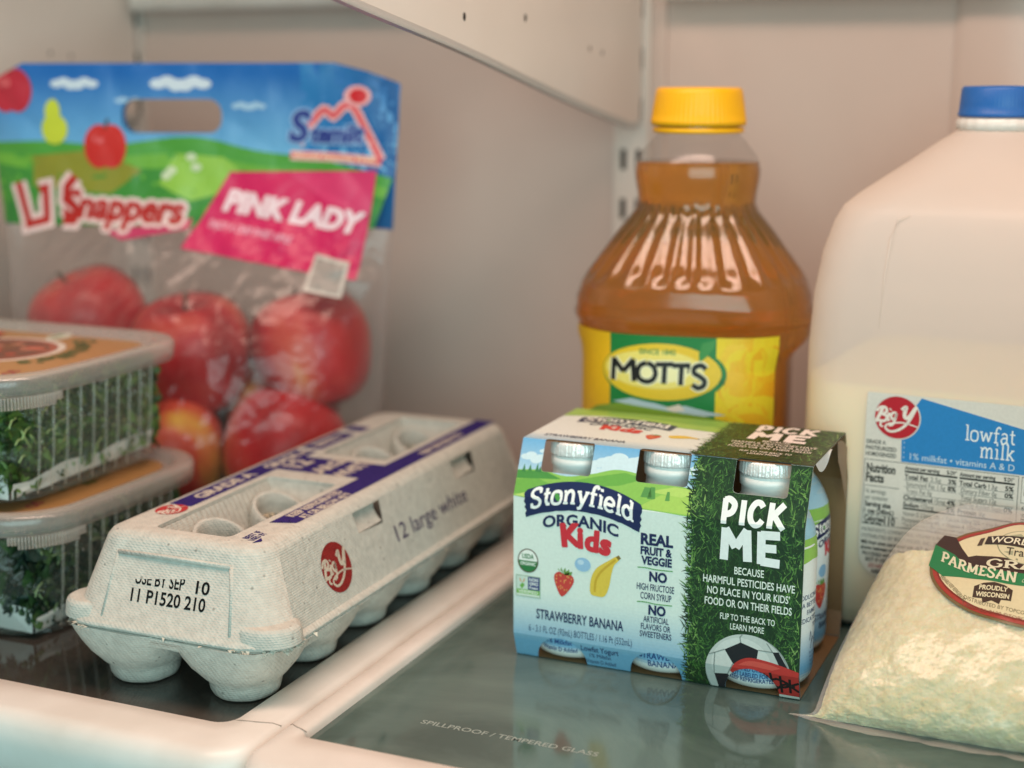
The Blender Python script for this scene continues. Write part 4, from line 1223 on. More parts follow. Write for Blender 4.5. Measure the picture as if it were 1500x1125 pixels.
# ------------------------------------------------------------------ milk jug
mj = thing('milk_jug', 'translucent white plastic milk jug with blue cap and blue and white nutrition label', 'milk jug', (241.3, 294.0, .3), -4.2)
mj.scale = (1.015, 1.015, 1.0)
JL = [(0, 62, 20), (1, 68, 20), (5, 73, 21), (12, 75, 22), (70, 75, 22), (140, 75, 24), (165, 74, 25), (185, 71.4, 26), (200, 67.6, 27), (207, 64.5, 28), (213, 58.5, 30), (220, 50, 32), (227, 41, 31), (233, 33.5, 28), (238, 27, 25), (241, 22.5, 22.5), (243, 20.2, 20.2), (249, 19.6, 19.6)]
def jug_ring(z, ins=0):
    for (z0, h0, r0), (z1, h1, r1) in zip(JL, JL[1:]):
        if z0 <= z <= z1:
            t = (z - z0) / (z1 - z0); h = h0 + (h1 - h0) * t; r = r0 + (r1 - r0) * t
            return rring(0, 0, h - ins, h - ins, max(2, r - ins), z, 10)
b = MB()
zs = [z for z, _, _ in JL] + [30, 50, 90, 110, 125, 152, 172, 178, 192, 204, 210, 216, 223, 230, 236]
rg = [jug_ring(z) for z in sorted(set(zs))]
b.loft(rg, cap0=True)
b.tube([(-36, -74.8, 152), (-35, -73.7, 176), (-33.6, -70.8, 194), (-31.5, -67.6, 202.5), (-26, -66.0, 205)], [.05, .22, .36, .34, .1], 10)
b.build('body', M['hdpe'], mj)
b = MB()
zs = [2, 5, 12, 40, 80, 124]
b.loft([jug_ring(z, 1.4) for z in zs], cap0=True, cap1=True)
b.build('milk', M['milk'], mj)
b = MB(); b.lathe([(20, 249.3), (20.6, 249.5), (20.8, 251), (20.2, 251.6), (20.0, 255.4), (19.4, 262.6), (18.6, 264.0), (.4, 264.4)], 200, rmod=lambda a, z: 1 + (.006 * math.sin(a * 70) if 251 < z < 263 else 0))
b.build('cap', M['cap_b'], mj)
b = MB('e8e6e0'); b.lathe([(19.8, 243), (21.0, 243.2), (21.2, 247.2), (20, 248.6)], 80, rmod=lambda a, z: 1 + .012 * math.sin(a * 22))
b.build('tamper_ring', M['cup'], mj)
a = Art()
LB = [(-39.5, 123.5), (-39.8, 120), (-40.4, 44)] + [(-40.4 + 12 * (1 - math.cos(t)), 44 - 12 * math.sin(t)) for t in (1.57 * i / 8 for i in range(1, 9))] + [(46, 32), (46, 123.5)]
a.poly(LB, 'dfdbd2')
a.L(1)
a.poly([(-17.6, 117.6), (-14.4, 122.6), (46, 109.6), (46, 91.3), (-22.4, 91.0), (-22.8, 104)], '2a84c6')
a.L(2)
for k in range(5): a.rect(-21.6, 93 + 2.4 * k, -21.1, 93.5 + 2.4 * k, 'cfe0ea')
big_y(a, -25.3, 112.2, 10.4, 10.2, 'bb1f2e', 'efe6dc', ring='d7d3cc')
a.L(2)
a.text('\u00ae', -17.0, 109.2, 1.6, 'e4c9c4')
slab_text(a, 'lowfat', 28.6, 104.9, 7.4, 'e9f0f2', wt=.105, w=22.6, align='R', serif=.08)
slab_text(a, 'milk', 28.6, 97.4, 7.4, 'e9f0f2', wt=.105, w=15.6, align='R', serif=.08)
a.text('1% milkfat \u2022 vitamins A & D', -18.4, 92.6, 3.1, 'cfe2ec', w=47.2)
K = '22231f'; G = '55554f'
for s_, y in (('GRADE A', 98.4), ('PASTEURIZED', 95.4), ('HOMOGENIZED', 92.4)): a.text(s_, -39.2, y, 1.9, '3a3b36', w=min(14.4, len(s_) * 1.32), bold=.02)
def line(x0, x1, y, w_=.25, c=K): a.rect(x0, y, x1, y + w_, c)
line(-39.6, 31, 90.3); a.rect(-39.6, 58.4, -39.35, 90.3, K); line(-39.6, 31, 58.2); a.rect(30.8, 58.2, 31.05, 90.3, K)
T = lambda s_, x, y, h, w=None, bold=0.0, c=K, al='L': a.text(s_, x, y, h, c, w=w, bold=bold, align=al)
T('Nutrition', -38.4, 84.4, 4.2, 13.6, .035); T('Facts', -38.6, 79.6, 4.2, 8.6, .035)
line(-39, -22.6, 77.4)
T('16 servings', -38.6, 73.8, 2.3, 9.8, 0, G); T('per container', -38.6, 70.6, 2.3, 11, 0, G); T('Serving size', -38.6, 67.2, 2.4, 12.4, .035); T('1 cup (240mL)', -38.6, 63.8, 2.4, 14, .035)
line(-39, -22.6, 62.8)
T('Calories', -38.6, 60.0, 2.5, 9.4, .035); T('per serving', -38.6, 57.6 + .9, 1.5, 8.4, .03); T('110', -29, 58.9, 3.8, 5.2, .03)
for x, x1, rows in ((-20.4, 3.8, (('Total Fat', ' 2.5g', '3%', 1), ('Saturated Fat 1.5g', '', '8%', 0), ('Trans Fat 0g', '', '', 0), ('Cholesterol', ' 15mg', '4%', 1), ('Sodium', ' 125mg', '5%', 1))),
                    (4.8, 29.4, (('Total Carb', ' 13g', '5%', 1), ('Dietary Fiber 0g', '', '0%', 0), ('Total Sugars 12g', '', '', 0), ('Incl 0g Added Sugars', '', '0%', 0), ('Protein', ' 8g', '', 1)))):
    T('Amount per serving', x, 87.4, 1.9, 16, .03); T('% DV*', x1 - .3, 87.4, 1.9, 4.6, .03, K, 'R')
    line(x, x1, 86.0, .9)
    y = 82.9
    for s_, e_, pc, bo in rows:
        wd = (len(s_) * (1.22 if bo else 1.0))
        T(s_, x + (0 if bo else 1), y, 2.25, wd, .03 if bo else 0, K if bo else G)
        if e_: T(e_.strip(), x + wd + 1, y, 2.25, len(e_) * .98, 0, G)
        if pc: T(pc, x1 - .3, y, 2.25, None, .03, K, 'R')
        line(x, x1, y - .7, .18); y -= 3.42
    line(x, x1, 67.9, .8)
T('Vitamin D 2.5mcg 10%  \u2022  Calcium 310mg 25%  \u2022  Iron 0mg 0%', -20.4, 64.8, 2.1, 48, 0, G)
T('Potassium 410mg 8%  \u2022  Vitamin A 150mcg 15%', -20.4, 61.8, 2.1, 40, 0, G)
T('*The % Daily Value (DV) tells you how much a nutrient in a serving of food', -20.4, 59.7, 1.5, 48, 0, G)
T('contributes to a daily diet.', -20.4, 57.4 + .9, 1.2, 18, 0, G)
for s_, y, wd, bo, c_ in (('INGREDIENTS: LOWFAT MILK, VITAMIN A PALMITATE, VITAMIN D3.', 54.6, 56, 0, G), ('DISTRIBUTED BY BIG Y FOODS, INC., SPRINGFIELD, MA', 51.4, 50, 0, G), ('Milk from cows not treated with rBST. No significant difference has been', 48.2, 56, .03, K),
                          ('shown between milk derived from rBST-treated cows.', 45.4, 44, .03, K), ('PROCESSED AND PACKAGED AT PLANT', 42.4, 32, .02, K), ('BEST IF USED BY DATE STAMPED', 39.6, 29, .02, K), ('DO NOT USE IF SEAL IS BROKEN', 36.6, 28, .02, 'b0453f'), ('KEEP REFRIGERATED', 33.8, 19, .03, K)):
    T(s_, max(-39.4, -39.4 + (44 - y) * .55), y, 1.9, wd, bo, c_)
a.rect(32.4, 75, 46, 90.3, 'e9e6de'); a.L(4)
line(32.4, 46, 90.2); a.rect(32.4, 78, 32.6, 90.3, K); T('SERVE', 33.4, 87.8, 1.6, 6, .02); T('10', 33.6, 82, 4.6, 7, .05); T('67642', 33, 74.6, 1.9, 7); line(32.4, 46, 78)
rb = random.Random(2); yy = 73
while yy > 58: hgt = rb.choice((.3, .5, .8)); a.rect(33, yy - hgt, 46, yy, K); yy -= hgt + rb.choice((.3, .45, .7))
b = MB(); b.art(a, lambda u, v, z: (u, -75.25 - z, v - 2.3))
b.build('label', M['paper'], mj)

# ------------------------------------------------------------------ pouch of grated cheese leaning on the jug
ch = thing('cheese_pouch', 'frosted pouch of grated cheese with an oval red bordered sticker leaning on the milk jug', 'cheese bag', (280, 110, 0), 0)
FR = spline([(108, 1.2), (104.5, 7), (105.5, 16), (112, 27), (124, 38), (140, 48), (160, 57.5), (180, 66.5), (196, 72.5), (207, 75)], 4)
BK = spline([(112, .8), (120, .6), (135, .6), (150, .8), (166, 1.2), (182, 4), (193, 16), (200, 34), (205.4, 54), (208.4, 75.2)], 4)
XL = spline([(0, 189), (.035, 196), (.1, 199), (.25, 200), (.45, 202), (.62, 206), (.78, 214), (.9, 225), (1.0, 246)], 6)
def xl(b_):
    for (b0, x0), (b1, x1) in zip(XL, XL[1:]):
        if b0 <= b_ <= b1 and b1 > b0: return x0 + (x1 - x0) * (b_ - b0) / (b1 - b0)
    return XL[-1][1]
def lerp_list(L_, t):
    f = t * (len(L_) - 1); i = min(int(f), len(L_) - 2); f -= i
    return tuple(L_[i][k] + (L_[i + 1][k] - L_[i][k]) * f for k in (0, 1))
def pouch(a_, b_, side=1, shrink=0.0, rough=0.0):
    """a_ in 0..1 across, b_ in 0..1 from the bottom seal to the top; side 1 front, -1 back"""
    f, k = lerp_list(FR, b_), lerp_list(BK, b_)
    mid = ((f[0] + k[0]) / 2, (f[1] + k[1]) / 2)
    c = abs(2 * a_ - 1)
    e = (1 - c ** 3.2) ** .62 if c < 1 else 0
    x0, x1 = xl(b_), 560 - xl(b_) + 12
    x = x0 + (x1 - x0) * a_
    y = mid[0] + ((f if side > 0 else k)[0] - mid[0]) * e; z = mid[1] + ((f if side > 0 else k)[1] - mid[1]) * e
    s_ = 1.6 * noise.noise((x * .028, b_ * 4, 3)) + 1.1 * noise.noise((x * .08, b_ * 9, 8)) + 1.0 * (.3 - abs(noise.noise((x * .06 + b_ * 3, b_ * 6 - x * .02, 15))))
    wr = .5 * math.sin(x * .55 + 4 * noise.noise((x * .05, b_ * 4, 1))) * max(0, 1 - b_ * 7)
    d = (s_ + wr) * e - shrink
    if rough: d += rough * (.55 * noise.noise((x * .12, y * .12, z * .12)) + .6 * noise.noise((x * .3, y * .3, z * .3)) + .34 * noise.noise((x * .8, y * .8, z * .8)) + .15 * noise.noise((x * 1.5, y * 1.5, z * 1.5)))
    ny, nz = (-.62, .78) if b_ > .12 else (-.95, .3)
    if side < 0: ny, nz, d = 0, 1, -shrink * .2
    return (x - 280, y + ny * d - 110, max(.5, z + nz * d))
b = MB(); b.grid(lambda u, v: pouch(u, v), 90, 60); b.grid(lambda u, v: pouch(u, v, -1), 60, 40, flip=True)
def seal_strip(u, v):
    x, y, z = pouch(u, 0); x = -90 + 186 * u
    return (x - 2 * v, y - 6.0 * v * min(1, .1 + u * 5) * (1 + .3 * noise.noise((u * 9, 1, 1))), max(.35, 1.2 - .4 * v + .9 * abs(noise.noise((u * 16, v * 2, 4)))))
b.grid(seal_strip, 80, 3)
b.build('film', M['frost'], ch)
b = MB(); b.grid(lambda u, v: pouch(.012 + .976 * u, .012 + (.74 + .05 * noise.noise((u * 6, 2, 2))) * v, 1, 1.1, 1.5), 330, 200); b.grid(lambda u, v: pouch(.012 + .976 * u, .012 + .80 * v, -1, .6), 40, 30, flip=True)
b.grid(lambda u, v: tuple(pouch(.012 + .976 * u, .752 + .05 * noise.noise((u * 6, 2, 2)), 1, 1.1, 1.5)[k] * (1 - v) + pouch(.012 + .976 * u, .812, -1, .6)[k] * v for k in (0, 1, 2)), 60, 4)
b.build('grated_cheese', M['cheese'], ch)
# sticker
a = Art()
SX, SY = 46, 27.5
def sticker_outline(k):
    out = []
    for i in range(90):
        t = 6.283 * i / 90; x, y = SX * (1 - (1 - k) * .62) * math.cos(t), SY * k * math.sin(t)
        if y > 0: y = y * .9 + (5.2 * math.exp(-(x / 17) ** 4) if k > .8 else 4.6 * math.exp(-(x / 16) ** 4)) - 1.2
        out.append((x, y))
    return out
a.poly(sticker_outline(1.0), '6f5a34'); a.L(1); a.poly(sticker_outline(.955), 'a0352b'); a.L(2); a.poly(sticker_outline(.895), '7c2c22'); a.L(2.4); a.poly(sticker_outline(.87), 'd9cda6')
a.L(3)
BR = Art(); BR.L(3)
mirror = lambda pts: [(-x, y) for x, y in pts][::-1]
up_ = [(-42.5, 15), (-37, 13.4), (-33.4, 7.2), (-29.8, 2.9), (-26.5, 3.9), (-15, 3.2), (-6, 2.8)]
mid_ = [(-45.5, 9.4), (-36, 3.7), (-30, -1.6), (-24, -2.2), (-12, -3.2), (-6, -3.4)]
lo_ = [(-46.5, -1.4), (-39, -7.2), (-24, -8.0), (-12, -8.8), (-6, -9.0)]
BR.poly(up_ + mirror(up_) + mirror(mid_)[::-1] + mid_[::-1], '3b2620'); BR.L(4)
BR.poly(mid_ + mirror(mid_) + mirror(lo_)[::-1] + lo_[::-1], '1f7a48')
a.F += BR.F
a.L(6)
drop = lambda x, y: (x, y - (0 if x < -41 else 9.4 * (1 - math.exp(-(x + 41) / 14))))
slab_text(a, 'PARMESAN', -41.5, .6, 4.7, 'dcd8b8', wt=.18, w=34, warp=drop, serif=.1)
a.text('cheese', -5.5, -7.6, 2.6, 'b9c4a0', w=8, shear=.3)
slab_text(a, 'GRATED', -21, -1.7, 3.6, 'd9d3b6', wt=.17, w=40, serif=.1)
a.L(3.2)
a.ell(-3, 10.4, 15.5, 9.6, '8e9175', 40); a.L(3.4); a.ell(-3, 10.4, 15, 9.2, 'd3cba6', 40); a.L(3.6)
for p in ([(-14, 15), (-9, 17), (-6, 14), (-10, 12.8), (-14, 13.6)], [(0, 17), (6, 17.4), (9, 14.8), (4, 13.4)], [(-15, 6), (-11, 7), (-11, 4.6)], [(-3, 4.5), (4, 5), (3, 2.4), (-2, 2.4)]): a.poly(p, '9fa183')
a.L(5); a.poly([(-24, 9.8), (-23, 14.4), (0, 15.6), (24, 14.4), (25, 9.8), (0, 8.8)], '33261f'); a.poly([(-27, 8.8), (-26, 13), (-24.2, 13.6), (-25, 9.2)], '4a382d')
a.L(6)
a.text('WORLD CLASSICS', 0, 10.5, 3.5, 'e6e0c4', w=44, bold=.012, align='C', shear=.15); a.text('Trading Co.', -1, 4.6, 3.8, '3a3227', w=26, bold=.0, align='C')
a.L(3.2); a.poly([(-24.5, -16.5), (-24.6, -11.4), (-21, -9.6), (-16.4, -8.8), (-12, -9.6), (-8.4, -11.4), (-8.4, -16.5)], '3b2a20'); a.poly([(-20, -18.6), (-20.5, -16.5), (-12.5, -16.5), (-13, -18.6), (-16.4, -17.2)], '3b2a20'); a.L(4.5)
a.text('PROUDLY', -16.4, -12.6, 2.0, 'e0d8b4', w=12, bold=.03, align='C'); a.text('WISCONSIN', -16.4, -15.7, 2.0, 'e0d8b4', w=14, bold=.03, align='C')
a.L(3.4)
dn = lambda x, y: (x, y + .0052 * x * x)
a.text('DISTRIBUTED BY TOPCO ASSOCIATES LLC', -28, -21.6, 1.7, '6e664c', w=44, warp=dn)
a.text('1-888-423-0139 \u00a9TOPCO KNV1116', -28, -24.6, 1.6, '8a4a3a', w=40, warp=dn)
a.text('PERISHABLE KEEP REFRIGERATED', -40.4, -7.6, 1.6, '6e664c', w=17, rot=-42)
a.gridcut(2, 2)
STB = .70
def on_pouch(u, v, z):
    # the sticker lies on the pouch front: u across in mm, v up the slope in mm
    b_ = STB + v / 152
    b_ = min(.995, max(.02, b_)); x0, x1 = xl(b_), 560 - xl(b_) + 12
    aa = (281 + u * .98 - x0) / (x1 - x0)
    q_ = Vector(pouch(aa, b_)); r_ = Vector(pouch(aa, b_, 1, -1.0))
    n_ = (r_ - q_).normalized() if (r_ - q_).length > 1e-6 else Vector((0, -.6, .8))
    return q_ + n_ * (.5 + 3.2 * z)
b = MB(); b.art(a, on_pouch)
b.build('sticker', M['label'], ch)

# ------------------------------------------------------------------ two clear tubs of salad greens
def salad_tub(x, y, z, label, wet, seed):
    t = thing('salad_tub', label, 'salad container', (x, y, z), 0, 'stacked salad tubs')
    rs = random.Random(seed)
    W_, D_ = 92, 72
    H = 58
    def wall(h, r, z_, rib):
        ring = rring(0, 0, W_ - h, D_ - h, r, z_, 12)
        out = []
        for k, (px, py, pz) in enumerate(ring): out.append((px, py, pz))
        # the straight right wall and front wall are split for the pressed ribs
        res = []
        m = len(out)
        for k in range(m):
            p, q_ = Vector(out[k]), Vector(out[(k + 1) % m]); d = (q_ - p).length
            res.append(tuple(p))
            if d > 20:
                cnt = int(d / 1.6); nrm = Vector((q_.y - p.y, p.x - q_.x, 0)).normalized()
                for j in range(1, cnt):
                    s_ = d * j / cnt
                    g = (s_ % 11.5)
                    o_ = rib * (1 if g < 1.9 else 0)
                    bow = 1.6 * math.sin(math.pi * j / cnt)
                    res.append(tuple(p.lerp(q_, j / cnt) + nrm * (o_ + bow)))
        return res
    b = MB(); b.loft([wall(14, 22, 2.2, 0), wall(11, 23, .8, .0), wall(9, 24, 3.5, .8), wall(6.5, 25, 24, 1.1), wall(4, 27, H - 4, 1.1), wall(2.6, 28, H - 1, .2), wall(1.0, 30, H, 0)], cap0=True)
    for k in range(12):                                # pressed ribs stand proud of the wall
        y_ = -D_ + 26 + 9.6 * k
        if y_ > D_ - 24: break
        bo = 1.6 * math.sin(math.pi * (y_ + D_ - 26) / (2 * D_ - 52))
        b.tube([(W_ - 9 + bo, y_, 4), (W_ - 6.3 + bo, y_, 24), (W_ - 4.2 + bo, y_, H - 5), (W_ - 4.6 + bo, y_, H - 3)], [.5, .8, .9, .4], 6, mi=1)
    for k in range(14):
        x_ = -W_ + 34 + 9.6 * k
        if x_ > W_ - 30: break
        b.tube([(x_, -D_ + 8.4, 4), (x_, -D_ + 5, 24), (x_, -D_ + 2.8, H - 5)], [.5, .8, .9], 6, mi=1)
    b.build('tub', [M['tub'], M['rib']], t)
    # lid: rounded rim, recessed panel
    b = MB()
    bow = lambda ring: [(px * (1 + .03 * (1 - (py / D_) ** 2)), py * (1 + .03 * (1 - (px / W_) ** 2)), pz) for px, py, pz in ring]
    def LR(e, z_, r): 
        out = []; ring = rring(0, 0, W_ + e, D_ + e, r, z_, 12); m = len(ring)
        for k in range(m):
            p, q_ = Vector(ring[k]), Vector(ring[(k + 1) % m]); out.append(tuple(p))
            if (q_ - p).length > 20:
                for j in range(1, 12): out.append(tuple(p.lerp(q_, j / 12)))
        return bow(out)
    b.loft([LR(.4, H - 3, 32), LR(1.6, H - 3.2, 33), LR(2.2, H + 1, 33), LR(2.4, H + 4.5, 33), LR(1.6, H + 6.4, 33), LR(-.4, H + 7, 32), LR(-5.5, H + 7, 30), LR(-7.0, H + 6.4, 29), LR(-8.2, H + 3.6, 28), LR(-9.2, H + 3.0, 28)], cap1=True)
    lidm = film_mat('cloudy_lid_' + str(seed), .30, 'd6cec4', .2, (90, .15), .35)
    b.build('lid', lidm, t)
    b = MB('d9cfc3')                                   # ribbed pull tab at the near right corner
    for k in range(26):
        an = math.radians(-62 + 66 * k / 26); cx, cy = W_ - 31, -D_ + 31
        r0 = 34.2
        p0 = (cx + r0 * math.cos(an), cy + r0 * math.sin(an)); p1 = (cx + (r0 + 1.6) * math.cos(an), cy + (r0 + 1.6) * math.sin(an))
        tn = (-math.sin(an) * .55, math.cos(an) * .55)
        q_ = [(p0[0] - tn[0], p0[1] - tn[1]), (p1[0] - tn[0], p1[1] - tn[1]), (p1[0] + tn[0], p1[1] + tn[1]), (p0[0] + tn[0], p0[1] + tn[1])]
        b.loft([[(px, py, H - 8.5 + (2 if k < 3 or k > 22 else 0)) for px, py in q_], [(px, py, H - 2.6) for px, py in q_]], cap0=True)
    b.build('pull_tab', lidm, t)
    # lid label
    a = Art()
    a.add([(px, py) for px, py in rr2(-80, -59, 80, 59, 22, 8)], 'b98a55'); a.L(1)
    for rx, ry, c_, dz in ((39, 33, 'ece2d6', 0), (35, 29.5, 'b0604a', 1), (31, 25, '7d4a38', 2)):
        a.L(1 + dz); a.ell(10, 8, rx, ry * 1.1, c_, 48)
    a.L(4)
    for k in range(24): a.ell(10 + rs.uniform(-20, 22), 8 + rs.uniform(-18, 18), rs.uniform(3, 8), rs.uniform(2, 5), rs.choice(('c4553e', 'a63a34', 'd8876b', '8a5a3c', 'b9b46a')), 12, rs.uniform(0, 3)); a.z += .004
    for k in range(9): a.ell(-36 + rs.uniform(-14, 22), 44 + rs.uniform(-8, 6), rs.uniform(4, 8), rs.uniform(3, 6), rs.choice(('b3262b', 'c73a33', '9cae5a', '2f3a22')), 14, rs.uniform(0, 3)); a.z += .004
    a.L(4); a.ell(16, 68 - 14, 6, 11, 'dfe3d4', 24, .25); a.L(5); a.ell(14, 55, 3, 7, 'a9b592', 20, .25)
    a.L(4)
    ring_w = lambda px, py: (26 + (46 - py) * math.sin((px - 26) / 47 + .0) , 4 - (46 - py) * -math.cos((px - 26) / 47) * 1.0)
    def rimtext(px, py, pr=0):       # lettering round the right-hand side of the plate, read from the far side
        th = math.radians(62) - px / 58; r_ = 43 + py
        return (10 + r_ * math.cos(th), 8 + r_ * math.sin(th))
    tt = Art(); tt.text('Gentelle\u2019s', 0, 0, 11.5, '3d5a24', w=96, bold=.03)
    for pts, z_, c_ in tt.F: a.add([rimtext(px, py) for px, py in pts], '3d5a24')
    a.text('SO', 60, -34, 6, 'a8404a', bold=.03, rot=-75)
    b = MB(); b.art(a, lambda u, v, z_: (u, v, H + 3.25 + z_))
    b.build('lid_label', M['label'], t)
    # absorbent paper folded in the bottom
    b = MB('d6d8d2')
    def liner(u, v):
        px = W_ - 8.5 - 150 * v * .2; 
        an = u
        x_ = (W_ - 12.5) if u < .62 else (W_ - 12.5) - (u - .62) * 2.2 * W_ * 1.1
        y_ = (-D_ + 14 + u / .62 * (2 * D_ - 34)) if u < .62 else D_ - 19
        if u > .62: x_, y_ = W_ - 12.5 - 40 * (u - .62), D_ - 20 + 6 * (u - .62)
        hgt = 3 + 5 * u + (8 + 2 * u + 2.6 * noise.noise((u * 7, seed, 1))) * v
        return (x_ - .6 + 1.2 * noise.noise((u * 11, v * 3, seed)) - 2 * (1 - v), y_, hgt)
    b.grid(liner, 40, 6, lambda u, v: 'd3d6d0')
    b.grid(lambda u, v: (-W_ + 16 + (2 * W_ - 32) * u, -D_ + 13.5 + 1.0 * noise.noise((u * 9, v * 2, seed)), 3 + (12 + 3 * noise.noise((u * 6, seed, 2))) * v), 40, 5, 'd3d6d0')
    b.build('paper_liner', simple('damp_paper_' + str(seed), 'd2d6d1', .8, .2), t)
    # leaves: one tangle nobody could count
    b = MB()
    greens = ['33501f', '3f5e26', '4c6f2d', '26401c', '2f4a24', '5f8040', '1f341a', '42613a', '5a7a36']
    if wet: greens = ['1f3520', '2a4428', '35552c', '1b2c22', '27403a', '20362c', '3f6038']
    for i in range(2700):
        face_ = rs.random()
        x_ = rs.uniform(-W_ + 16, W_ - 13.5); y_ = rs.uniform(-D_ + 15, D_ - 15); z_ = rs.uniform(9, H - 5)
        if face_ < .45: x_ = W_ - 14.5 - rs.random() ** 2 * 14
        elif face_ < .65: y_ = -D_ + 16 + rs.random() ** 2 * 14
        L_ = rs.uniform(7, 20); wd = L_ * rs.uniform(.18, .42)
        d = Vector((rs.gauss(0, .35), rs.gauss(0, 1), rs.gauss(0, .7))).normalized()
        s_ = d.cross(Vector((1, rs.gauss(0, .5), rs.gauss(0, .4)))).normalized(); nn = d.cross(s_)
        c0 = Vector((x_, y_, z_)); cc = rs.choice(greens); curl = rs.uniform(-3, 3)
        rows = []
        for k in range(6):
            tt_ = k / 5; ww = wd * math.sin(math.pi * min(1, tt_ * .9 + .06)) ** .7 * (1 + .18 * math.sin(k * 2.3 + i))
            ctr = c0 + d * (tt_ - .5) * L_ + nn * curl * (tt_ - .5) ** 2 * 4
            rows.append([ctr + s_ * ww * .5 + nn * .9, ctr, ctr - s_ * ww * .5 + nn * .9])
        rows = [[Vector((max(-W_ + 12, min(W_ - 12.2, p.x)), max(-D_ + 12, min(D_ - 12.5, p.y)), max(3, min(H - 1.5, p.z)))) for p in r_] for r_ in rows]
        b.loft(rows, cc, closed=False)
    for i in range(26):                                # pale stalks
        p = Vector((W_ - 13.2, rs.uniform(-D_ + 16, D_ - 20), rs.uniform(12, H - 10))); d = Vector((0, rs.uniform(-1, 1), rs.uniform(-.8, .8))).normalized() * rs.uniform(6, 13)
        p2 = p + d; p2.z = max(5, min(H - 3, p2.z)); p2.y = max(-D_ + 14, min(D_ - 15, p2.y))
        b.tube([p, (p + p2) / 2 + Vector((-.8, 0, .8)), p2], .55, 6, '9db173' if not wet else '7d946a')
    lv_ = b.build('salad_leaves', M['leaf'], t); lv_['kind'] = 'stuff'
    # condensation on the inside of the wall
    b = MB()
    for i in range(420 if not wet else 240):
        if rs.random() < .8: px, py, nx, ny = W_, rs.uniform(-D_ + 20, D_ - 26), 1, 0
        else: px, py, nx, ny = rs.uniform(-30, W_ - 24), -D_, 0, -1
        pz = 52 - abs(rs.gauss(0, 13)); pz = max(8, pz)
        off = -(9.6 - (pz / H) * 5.4) + 1.0
        r_ = rs.uniform(.22, .5) if rs.random() < .93 else rs.uniform(.7, 1.3)
        c0 = Vector((px + nx * off, py + ny * off, pz)); tv = Vector((-ny, nx, 0)); uv = Vector((0, 0, 1)); nv = Vector((nx, ny, 0))
        b.loft([[c0 + (tv * math.cos(q_) + uv * math.sin(q_)) * r_ * k + nv * h for q_ in (1.0472 * j for j in range(6))] for k, h in ((1, 0), (.75, r_ * .5), (.3, r_ * .7))], cap1=True)
    cd_ = b.build('condensation', M['drop'], t); cd_['kind'] = 'stuff'
    return t
salad_tub(-246, 108, 0.2, 'clear salad tub at the bottom of the stack, dark wet greens inside', True, 3)
salad_tub(-257, 110, 65.6, 'upper salad tub with its tan lid label in view', False, 4)

# ------------------------------------------------------------------ apples
def apple(x, y, z, r, label, tilt=(0, 0), turn=0):
    t = thing('apple', label, 'apple', (x, y, z), 0, 'red apples in the fruit bag')
    t.rotation_euler = (math.radians(tilt[0]), math.radians(tilt[1]), math.radians(turn))
    prof = [(.05, -.72), (.12, -.80), (.26, -.90), (.44, -.90), (.66, -.76), (.84, -.5), (.96, -.12), (1.0, .18), (.96, .48), (.82, .76), (.6, .92), (.38, .95), (.2, .86), (.09, .68), (.02, .55)]
    pp = spline(prof, 3)
    b = MB(); b.lathe([(max(.3, p * r), q * r) for p, q in pp], 48, rmod=lambda a_, z_: 1 + .02 * math.cos(5 * a_) * (1 if z_ < 0 else .5))
    b.build('skin', M['apple'], t)
    b = MB(); b.tube([(0, 0, r * .55), (1, 0, r * .85), (3.5, 1, r * 1.12)], [1.2, 1.0, 1.5], 8); b.build('stalk', M['stem'], t)
apple(-222, 262, 101, 37, 'bright red apple in the middle of the upper layer in the bag', (12, -10), 40)
apple(-153, 289, 104, 37, 'dull red apple at the right of the upper layer in the bag', (-14, 16), 120)
apple(-288, 250, 116, 36, 'red apple at the left of the upper layer under the lettering', (10, 22), 250)
apple(-160, 262, 45, 37, 'red and yellow apple low in the bag beside the egg carton', (-28, 14), 15)
apple(-228, 240, 41, 37, 'dark red apple low in the bag directly behind the tubs', (-20, 16), 200)
apple(-186, 304, 52, 36, 'shaded dark red apple at the back of the bag between the upper and lower ones', (0, 16), 300)
apple(-258, 296, 66, 37, 'shaded red apple at the back left of the bag behind the tub stack', (0, -16), 330)

